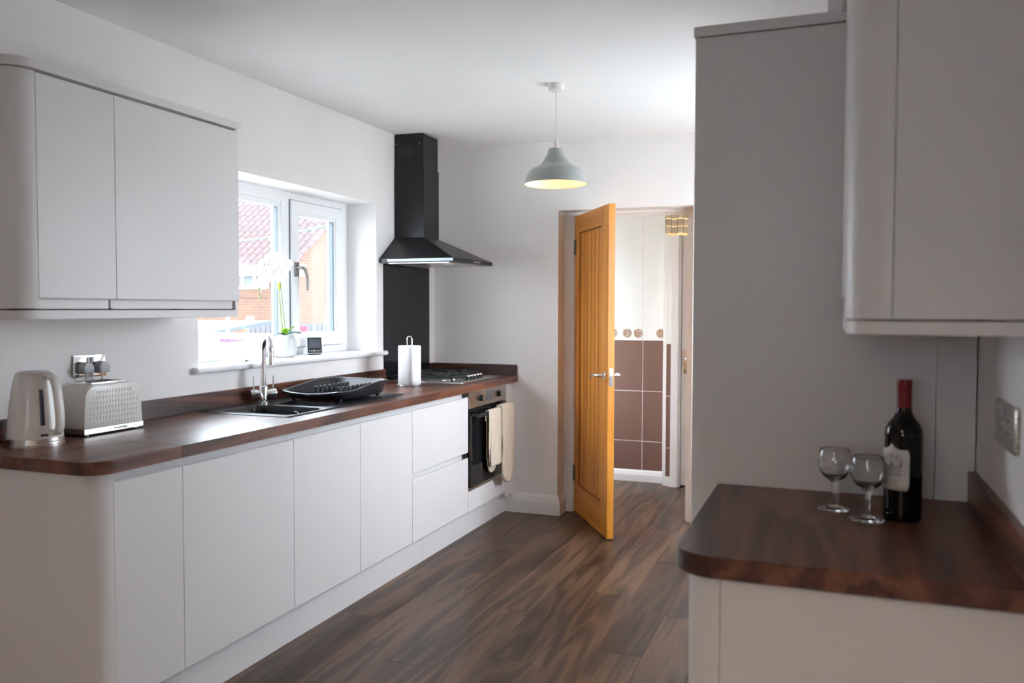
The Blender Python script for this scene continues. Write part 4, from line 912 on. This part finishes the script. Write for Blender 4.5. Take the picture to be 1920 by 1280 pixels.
for fi, (fx, fy, fz, tw_) in enumerate(fpos):
    ctr = Vector((ox+fx, oy+fy, SZ+fz)); aim = Vector((0.62+random.uniform(-.3, .3), -0.75+random.uniform(-.3, .3), -0.05+random.uniform(-.25, .2))).normalized()
    rotm = aim.to_track_quat('Z', 'Y').to_matrix().to_4x4()
    hub = lathe(B(), [(0, 0), (0.004, 0.002), (0.005, 0.007), (0.002, 0.012), (0, 0.013)], seg=10); hub.transform(Matrix.Translation(ctr) @ rotm); f_ = obj('flower', hub, 'petal', t)
    for k in range(5):
        wide = k in (1, 4); L_ = 0.041 if wide else 0.038; W_ = 0.046 if wide else 0.028
        a = 2*PI*k/5+tw_*0.3+PI/2
        bm = B(); grid(bm, 8, 5, lambda a_, b_: (0.002+L_*a_, W_*math.sin(PI*min(1, a_*0.82+0.10))*(b_-0.5), 0.010*a_*a_-0.006*a_+0.1*W_*(b_-0.5)**2))
        bm.transform(Matrix.Translation(ctr) @ rotm @ Matrix.Rotation(a, 4, 'Z')); solid(obj('petal', bm, 'petal', f_), 0.0008)
for p in ((ox-0.01, oy-0.198, SZ+0.355), (ox-0.008, oy-0.20, SZ+0.33), (ox-0.012, oy-0.185, SZ+0.315)):
    obj('bud', lathe(B(), [(0, -0.008), (0.005, -0.003), (0.0055, 0.002), (0, 0.009)], p, 10), 'stem', t)

t = thing('energy_monitor', (-0.10, 4.02, SZ), 'small white energy monitor with grey screen on the sill', 'monitor')
rotm = Matrix.Translation((-0.115, 4.035, SZ)) @ Matrix.Rotation(math.radians(47), 4, 'Z') @ Matrix.Rotation(math.radians(-12), 4, 'X')
def mon(name, bm, mat, par, **k): bm.transform(rotm); return obj(name, bm, mat, par, **k)
mb = mon('case', bx(-0.042, 0.042, -0.012, 0.012, 0.004, 0.098), 'white_plastic', t, bevel=0.004)
mon('front_plate', bx(-0.039, 0.039, -0.0135, -0.0118, 0.008, 0.095), 'black_plastic', mb, smooth=0); mon('screen', bx(-0.032, 0.032, -0.0142, -0.0134, 0.036, 0.088), 'screen', mb, smooth=0)
for i in range(6): mon('button', bx(-0.033+i*0.0115, -0.027+i*0.0115, -0.0146, -0.0134, 0.016, 0.024), 'grey_plug' if i != 2 else 'white_plastic', mb, smooth=0)
bm = bx(-0.03, 0.03, -0.02, 0.035, 0.0, 0.004); bm.transform(Matrix.Translation((-0.115, 4.035, SZ)) @ Matrix.Rotation(math.radians(47), 4, 'Z')); obj('stand', bm, 'black_plastic', t, bevel=0.001)

t = thing('broadband_box', (-0.075, 3.345, SZ), 'low white plastic box with small ports lying on the sill', 'box')
rotm2 = Matrix.Translation((-0.085, 3.345, SZ)) @ Matrix.Rotation(math.radians(18), 4, 'Z')
bm = B(); prism(bm, [(-0.05, 0.0), (0.05, 0.0), (0.052, 0.014), (0.046, 0.025), (-0.05, 0.028)], -0.055, 0.055, 'y'); bm.transform(rotm2); cb_ = obj('case', bm, 'white_plastic', t, bevel=0.003)
for i, (a, w_) in enumerate(((-0.04, 0.004), (-0.033, 0.004), (-0.026, 0.004), (-0.012, 0.003), (0.042, 0.004))):
    bm = bx(0.0505, 0.0525, a, a+w_, 0.005, 0.011); bm.transform(rotm2); obj('port', bm, 'ink', cb_, smooth=0)
bm = bx(0.0502, 0.0520, -0.008, 0.036, 0.0065, 0.009); bm.transform(rotm2); obj('slot', bm, 'grey_plug', cb_, smooth=0)

# ------------------------------------------------------------------ pendant lamps
def pendant(lx, ly, label, bulb):
    t = thing('pendant_lamp', (lx, ly, 1.98), label, 'lamp', 'kitchen pendant lamps')
    obj('ceiling_rose', lathe(B(), [(0, CZ), (0.040, CZ), (0.040, CZ-0.016), (0.037, CZ-0.028), (0.02, CZ-0.036), (0, CZ-0.036)], (lx, ly, 0), 28), 'trim', t)
    obj('flex', tube(B(), [(lx, ly, CZ-0.034), (lx, ly, 2.19)], 0.0028, 8), 'cord', t)
    obj('lamp_holder', lathe(B(), [(0, 2.192), (0.008, 2.190), (0.013, 2.182), (0.014, 2.165), (0.018, 2.163), (0.018, 2.150), (0.014, 2.10), (0, 2.10)], (lx, ly, 0), 20), 'cord', t)
    outp = [(0.020, 2.152), (0.034, 2.151), (0.0375, 2.146), (0.041, 2.130), (0.048, 2.115), (0.056, 2.104), (0.0545, 2.1025), (0.0605, 2.094), (0.059, 2.092), (0.068, 2.083), (0.0665, 2.081), (0.078, 2.072), (0.088, 2.067), (0.089, 2.064), (0.104, 2.060), (0.119, 2.052), (0.131, 2.041), (0.140, 2.027), (0.147, 2.010), (0.151, 1.994), (0.153, 1.985), (0.157, 1.981), (0.1575, 1.978), (0.155, 1.978)]
    inn = [(r-0.0022, z-0.0008) for r, z in outp[-2::-1]]
    obj('shade', lathe(B(), outp, (lx, ly, 0), 56), 'shade', t, smooth=35)
    obj('shade_lining', lathe(B(), [(0.1540, 1.9785)]+[(max(0.018, r-0.003), z-0.0015) for r, z in outp[-3:1:-1]], (lx, ly, 0), 56), 'shade_in', t, smooth=35)
    obj('bulb', lathe(B(), [(0, 2.012), (0.016, 2.015), (0.028, 2.026), (0.030, 2.042), (0.024, 2.062), (0.014, 2.085), (0.013, 2.10), (0, 2.10)], (lx, ly, 0), 24), bulb, t)
    return t
pendant(1.323, 3.97, 'sage grey bell pendant lamp with lit warm bulb near the door', 'bulb')
# the dining half of the room behind the camera has its own matching lamp
pendant(2.0, -0.75, 'sage grey bell pendant lamp behind the photographer over the dining end', 'bulb_bright')

# hall lamp: capiz shell shade on wires with a warm bulb
hlx, hly = 1.560, 6.12
t = thing('shell_lamp', (hlx, hly, 1.90), 'pale shell panel hanging lampshade in the hall above white door', 'lamp')
obj('flex', tube(B(), [(hlx, hly, 2.40), (hlx, hly, 2.22)], 0.003, 8), 'cord', t)
obj('bulb', lathe(B(), [(0, 2.08), (0.022, 2.09), (0.03, 2.11), (0.024, 2.14), (0.013, 2.17), (0.013, 2.22), (0, 2.22)], (hlx, hly, 0), 16), 'hall_bulb', t)
bm = B(); box(bm, hlx-0.085, hlx+0.085, hly-0.003, hly+0.003, 2.215, 2.22); box(bm, hlx-0.003, hlx+0.003, hly-0.085, hly+0.085, 2.215, 2.22); obj('top_cross', bm, 'wire', t, smooth=0)
cw = 0.0425
for face in range(4):
    for i in range(4):
        for j in range(6):
            a0, z0 = -0.085+i*cw, 1.905+j*0.0520
            bm = B()
            wv = 0.004
            n_ = 5; lo_ = [(a0+0.0012+(cw-0.0024)*k/n_, z0+0.0015+wv*math.sin((i+k/n_)*PI)) for k in range(n_+1)]
            hi_ = [(p[0], p[1]+0.0490) for p in lo_]
            prism(bm, lo_+hi_[::-1], -0.0858, -0.0843, 'y')
            bm.transform(Matrix.Translation((hlx, hly, 0)) @ Matrix.Rotation(face*PI/2, 4, 'Z')); obj('shell_panel', bm, 'capiz', t, smooth=0)
bm = B()
for face in range(4):
    fr = Matrix.Translation((hlx, hly, 0)) @ Matrix.Rotation(face*PI/2, 4, 'Z')
    for i in range(5):
        q = tube(B(), [fr @ Vector((-0.085+i*cw, -0.085, 1.905)), fr @ Vector((-0.085+i*cw, -0.085, 2.215))], 0.0016, 5)
        me_ = bpy.data.meshes.new('tmp'); q.to_mesh(me_); q.free(); bm.from_mesh(me_); bpy.data.meshes.remove(me_)
o = obj('wires', bm, 'wire', t)

# ------------------------------------------------------------------ wine bottle and glasses
bx_, by_ = 2.752, 1.985
t = thing('wine_bottle', (bx_, by_, WT1), 'dark red wine bottle with red foil and cream label', 'bottle')
obj('glass_body', lathe(B(), [(0, 0.006), (0.030, 0.001), (0.036, 0.0), (0.0375, 0.004), (0.038, 0.02), (0.038, 0.182), (0.0365, 0.196), (0.031, 0.208), (0.022, 0.219), (0.0165, 0.230), (0.0148, 0.242), (0.0142, 0.262), (0.0142, 0.298), (0, 0.298)], (bx_, by_, WT1), 40), 'bottle', t, smooth=60)
obj('foil_capsule', lathe(B(), [(0.0150, 0.240), (0.0148, 0.262), (0.0146, 0.284), (0.0150, 0.285), (0.0152, 0.296), (0.0145, 0.3005), (0.0, 0.301)], (bx_, by_, WT1), 32), 'foil', t, smooth=50)
cam_a = math.atan2(-by_, 2.61-bx_); lab_a = cam_a-0.62
def cy(a, z, off): return (bx_+(0.038+off)*math.cos(a), by_+(0.038+off)*math.sin(a), WT1+z)
def lab_edge(a):  # top edge with a crest at the middle
    k = abs(a)/0.95; return 0.154+0.012*math.exp(-(a/0.16)**2)*(1)+0.003*math.exp(-((abs(a)-0.27)/0.07)**2)-(0.010*max(0, (k-0.9)/0.1))
def lab_bot(a): k = abs(a)/0.95; return 0.068+(0.010*max(0, (k-0.9)/0.1))
bm = B(); grid(bm, 41, 9, lambda uu, vv: cy(lab_a+(uu-0.5)*1.9, lab_bot((uu-0.5)*1.9)+(lab_edge((uu-0.5)*1.9)-lab_bot((uu-0.5)*1.9))*vv, 0.0004))
lb_ = solid(obj('paper_label', bm, 'label', t, smooth=60), 0.0003)
def cstrip(bm, a0, a1, z0, z1, off=0.0009):
    n_ = max(1, int(abs(a1-a0)/0.08)+1)
    for k in range(n_):
        p, q = a0+(a1-a0)*k/n_, a0+(a1-a0)*(k+1)/n_
        bm.faces.new([bm.verts.new(cy(lab_a+p, z0, off)), bm.verts.new(cy(lab_a+q, z0, off)), bm.verts.new(cy(lab_a+q, z1, off)), bm.verts.new(cy(lab_a+p, z1, off))])
bm = B()
rnd = random.Random(5)
for i in range(11):   # arched title line, letter by letter
    a = -0.55+i*0.11; z = 0.141-0.028*(a/0.6)**2*0.4; 
    if i in (3,): continue
    cstrip(bm, a-0.040, a-0.022, z-0.0045, z+0.003); cstrip(bm, a-0.022, a+0.03, z-0.0045 if i % 2 else z+0.0015, z-0.0030 if i % 2 else z+0.003); 
    if i % 3: cstrip(bm, a+0.016, a+0.034, z-0.0045, z+0.003)
obj('title_lettering', bm, 'ink_grey', lb_, smooth=0)
bm = B()
cstrip(bm, -0.50, 0.50, 0.118, 0.1195); cstrip(bm, -0.55, 0.55, 0.0985, 0.1000)
for i in range(13): cstrip(bm, -0.48+i*0.08, -0.455+i*0.08, 0.100, 0.118)
for a in (-0.5, 0.0, 0.5): cstrip(bm, a-0.07, a+0.07, 0.1195, 0.124); cstrip(bm, a-0.035, a+0.035, 0.124, 0.128)
obj('building_print', bm, 'ink_grey', lb_, smooth=0)
bm = B()
for z, hw in ((0.0905, 0.42), (0.0850, 0.32), (0.0795, 0.38)):
    a = -hw
    while a < hw: l_ = rnd.uniform(0.03, 0.09); cstrip(bm, a, min(a+l_, hw), z, z+0.0018); a += l_+0.03
obj('small_print', bm, 'ink_grey', lb_, smooth=0)

gprof_o = [(0, 0.0), (0.0335, 0.0), (0.0345, 0.0015), (0.034, 0.003), (0.022, 0.0055), (0.010, 0.009), (0.0065, 0.013), (0.0058, 0.020), (0.0058, 0.058), (0.0068, 0.063), (0.014, 0.068), (0.024, 0.0755), (0.0315, 0.087), (0.0352, 0.100), (0.0358, 0.110), (0.0345, 0.122), (0.0315, 0.134), (0.0305, 0.1365)]
gprof_i = [(0.0298, 0.1368), (0.0302, 0.134), (0.0330, 0.122), (0.0343, 0.110), (0.0336, 0.100), (0.0298, 0.088), (0.0222, 0.0775), (0.012, 0.0715), (0.0, 0.0700)]
def glass(x, y, label):
    o = obj('wine_glass', lathe(B(), gprof_o+gprof_i, (x, y, WT1+0.0003), 48), 'clear', smooth=60); return tag(o, label, 'glass', 'wine glasses by the bottle')
glass(2.615, 2.022, 'empty short-stemmed wine glass farther from the bottle')
glass(2.681, 1.944, 'empty short-stemmed wine glass in front, nearest the bottle')

# ------------------------------------------------------------------ outside the kitchen window
M['garden'] = plain('garden_lawn', (0.34, 0.34, 0.30), 0.9, bump=0.3)
struct('ground', bx(-40, -0.36, -10, 40, -0.35, -0.15), 'garden', smooth=0); struct('ground_right', bx(3.1, 20, -10, 20, -0.35, -0.10), 'lawn', smooth=0); struct('ground_rear', bx(-0.36, 3.1, -14, -3.36, -0.35, -0.15), 'lawn', smooth=0)
HX, HYw, EZ = -10.06, 18.0, 2.56
t = thing('neighbour_house', (-14, 22, -0.15), 'orange brick bungalow with red pantile roof outside the window', 'house')
bm = B(); prism(bm, [(HYw, -0.15), (26.0, -0.15), (26.0, EZ), (22.0, EZ+2.75), (HYw, EZ)], -20.0, HX, 'x'); obj('walls', bm, 'brick', t, smooth=0)
obj('soldier_course', bx(-20, HX, HYw-0.02, HYw, 1.64, 1.86), 'brick', t, smooth=0)
# roof of stepped, rolled pantiles
SL = 0.70; bm = B()
nrow = 18; ncol = 44; x0r, x1r = -20.2, HX+0.14; ye, yr = HYw-0.38, 22.05
for r in range(nrow):
    ya = ye+(yr-ye)*r/nrow; yb = ye+(yr-ye)*(r+1)/nrow+0.03
    za = EZ-0.20+SL*(ya-ye)+0.022; zb = EZ-0.20+SL*(yb-ye)+0.0
    prev = None
    for c_ in range(ncol*6+1):
        xx = x0r+(x1r-x0r)*c_/(ncol*6); wz = 0.075*[0, 0.1, 0.5, 0.95, 1, 0.6][c_ % 6]
        cur = (bm.verts.new((xx, ya, za-0.03)), bm.verts.new((xx, ya, za+wz)), bm.verts.new((xx, yb, zb+wz)))
        if prev: bm.faces.new((prev[0], cur[0], cur[1], prev[1])); bm.faces.new((prev[1], cur[1], cur[2], prev[2]))
        prev = cur
o = obj('roof_tiles', bm, 'roof', t, smooth=0); o['kind'] = 'stuff'
bm = B(); prism(bm, [(22.0, EZ+2.86), (26.3, EZ-0.16), (26.3, EZ-0.06), (22.0, EZ+2.96)], -20.2, HX+0.14, 'x'); obj('roof_rear', bm, 'roof', t, smooth=0)
obj('fascia', bx(-20.1, HX+0.05, HYw-0.34, HYw-0.30, EZ-0.38, EZ-0.12), 'house_white', t, smooth=0); obj('soffit', bx(-20.1, HX, HYw-0.30, HYw, EZ-0.36, EZ-0.33), 'house_white', t, smooth=0)
obj('gutter', tube(B(), [(-20.1, HYw-0.40, EZ-0.17), (HX+0.1, HYw-0.40, EZ-0.17)], 0.055, 8), 'house_white', t)
obj('eaves_box', bx(HX-0.02, HX+0.14, HYw-0.36, HYw+0.12, EZ-0.38, EZ-0.08), 'house_white', t, smooth=0)
for xa, xb in ((-12.1, -10.9), (-14.6, -12.5)):
    f_ = B(); box(f_, xa, xb, HYw-0.05, HYw+0.02, 1.86, 1.95); box(f_, xa, xb, HYw-0.05, HYw+0.02, 2.20, 2.24)
    k = 3; 
    for i in range(k+1): xx = xa+(xb-xa-0.09)*i/k; box(f_, xx, xx+0.09, HYw-0.05, HYw+0.02, 1.95, 2.20)
    wn = obj('window', f_, 'house_white', t, smooth=0)
    for i in range(k): aa = xa+0.09+(xb-xa-0.09)*i/k; obj('pane', bx(aa, aa+(xb-xa-0.09)/k-0.09, HYw-0.02, HYw-0.005, 1.95, 2.20), 'house_pane', wn, smooth=0)
# garden wall, shed roof, fence, clothes line, washing
tag(obj('garden_wall', bx(-9.5, -2.2, 9.0, 9.22, -0.15, 1.04), 'render', bevel=0.01), 'pale rendered garden wall outside the window', 'wall')
t = thing('shed', (-8.3, 11.2, -0.15), 'low garden shed with blue-grey felt roof behind pale wall', 'shed')
obj('walls', bx(-9.4, -6.75, 10.6, 12.2, -0.15, 0.90), 'fence', t, smooth=0)
bm = B(); prism(bm, [(10.45, 0.90), (12.35, 1.10), (12.35, 1.15), (10.45, 0.96)], -9.5, -6.62, 'x'); obj('roof', bm, 'felt', t, smooth=0)
t = thing('fence', (-6.4, 14.5, -0.15), 'grey slatted garden fence seen through the opening sash', 'fence')
slat = None
for i in range(30):
    loc = (-8.4+i*0.12, 14.0, -0.15)
    if slat is None:
        bm = bx(-0.05, 0.05, -0.012, 0.012, 0.02, 1.22); bmesh.ops.translate(bm, verts=bm.verts[:], vec=ORG[t.name]); slat = obj('slat', bm, 'fence', t, smooth=0); slat.location = Vector(loc)-ORG[t.name]
    else: piece(slat, 'slat', Vector(loc)-ORG[t.name], t)
for z in (0.1, 0.85): obj('rail', bx(-8.45, -4.85, 14.013, 14.06, z, z+0.08), 'fence', t, smooth=0)
for x in (-8.45, -6.6, -4.8): obj('post', bx(x-0.05, x+0.05, 14.06, 14.16, -0.15, 1.20), 'house_white', t, smooth=0)
CLa, CLb = Vector((-4.802, 9.000, 2.226)), Vector((-1.444, 6.600, 2.162))
cl = tube(B(), [CLa.lerp(CLb, i/10)+Vector((0, 0, -0.03*math.sin(PI*i/10))) for i in range(11)], 0.009, 6)
t = thing('clothes_line', (CLa.x, CLa.y, -0.15), 'green clothes line crossing the view of the tiled roof', 'clothes line')
obj('cord', cl, 'line', t)
for p in (CLa, CLb): obj('pole', tube(B(), [(p.x, p.y, -0.15), (p.x, p.y, p.z+0.03)], 0.02, 10), 'house_white', t)
t = thing('hanging_cloth', (-5.6, 8.8, 0.5), 'white printed cloth draped over the garden wall outside', 'cloth')
bm = B(); grid(bm, 20, 10, lambda a, b_: (-5.15+0.95*a, 8.965+0.012*math.sin(a*14), 1.046-0.62*b_)); solid(obj('sheet', bm, 'cloth', t), 0.006)
bm = B()
for i in range(7): xx = -4.88+i*0.055; box(bm, xx, xx+0.045, 8.93, 8.945, 0.93-0.008*(i % 3), 0.975-0.006*(i % 2))
obj('print', bm, 'purple', t, smooth=0)
for i, (x, m_, lb) in enumerate(((-4.02, 'green_box', 'small green pot on the garden wall, left of three'), (-3.86, 'green_box', 'small green pot on the garden wall, middle of three'), (-3.70, 'red_box', 'small red pot on the garden wall outside'))):
    o = obj('wall_pot', lathe(B(), [(0, 0), (0.04, 0), (0.052, 0.09), (0.056, 0.10), (0.048, 0.10), (0.044, 0.08), (0, 0.08)], (x, 9.11, 1.04), 14), m_); tag(o, lb, 'pot', 'pots on the garden wall')
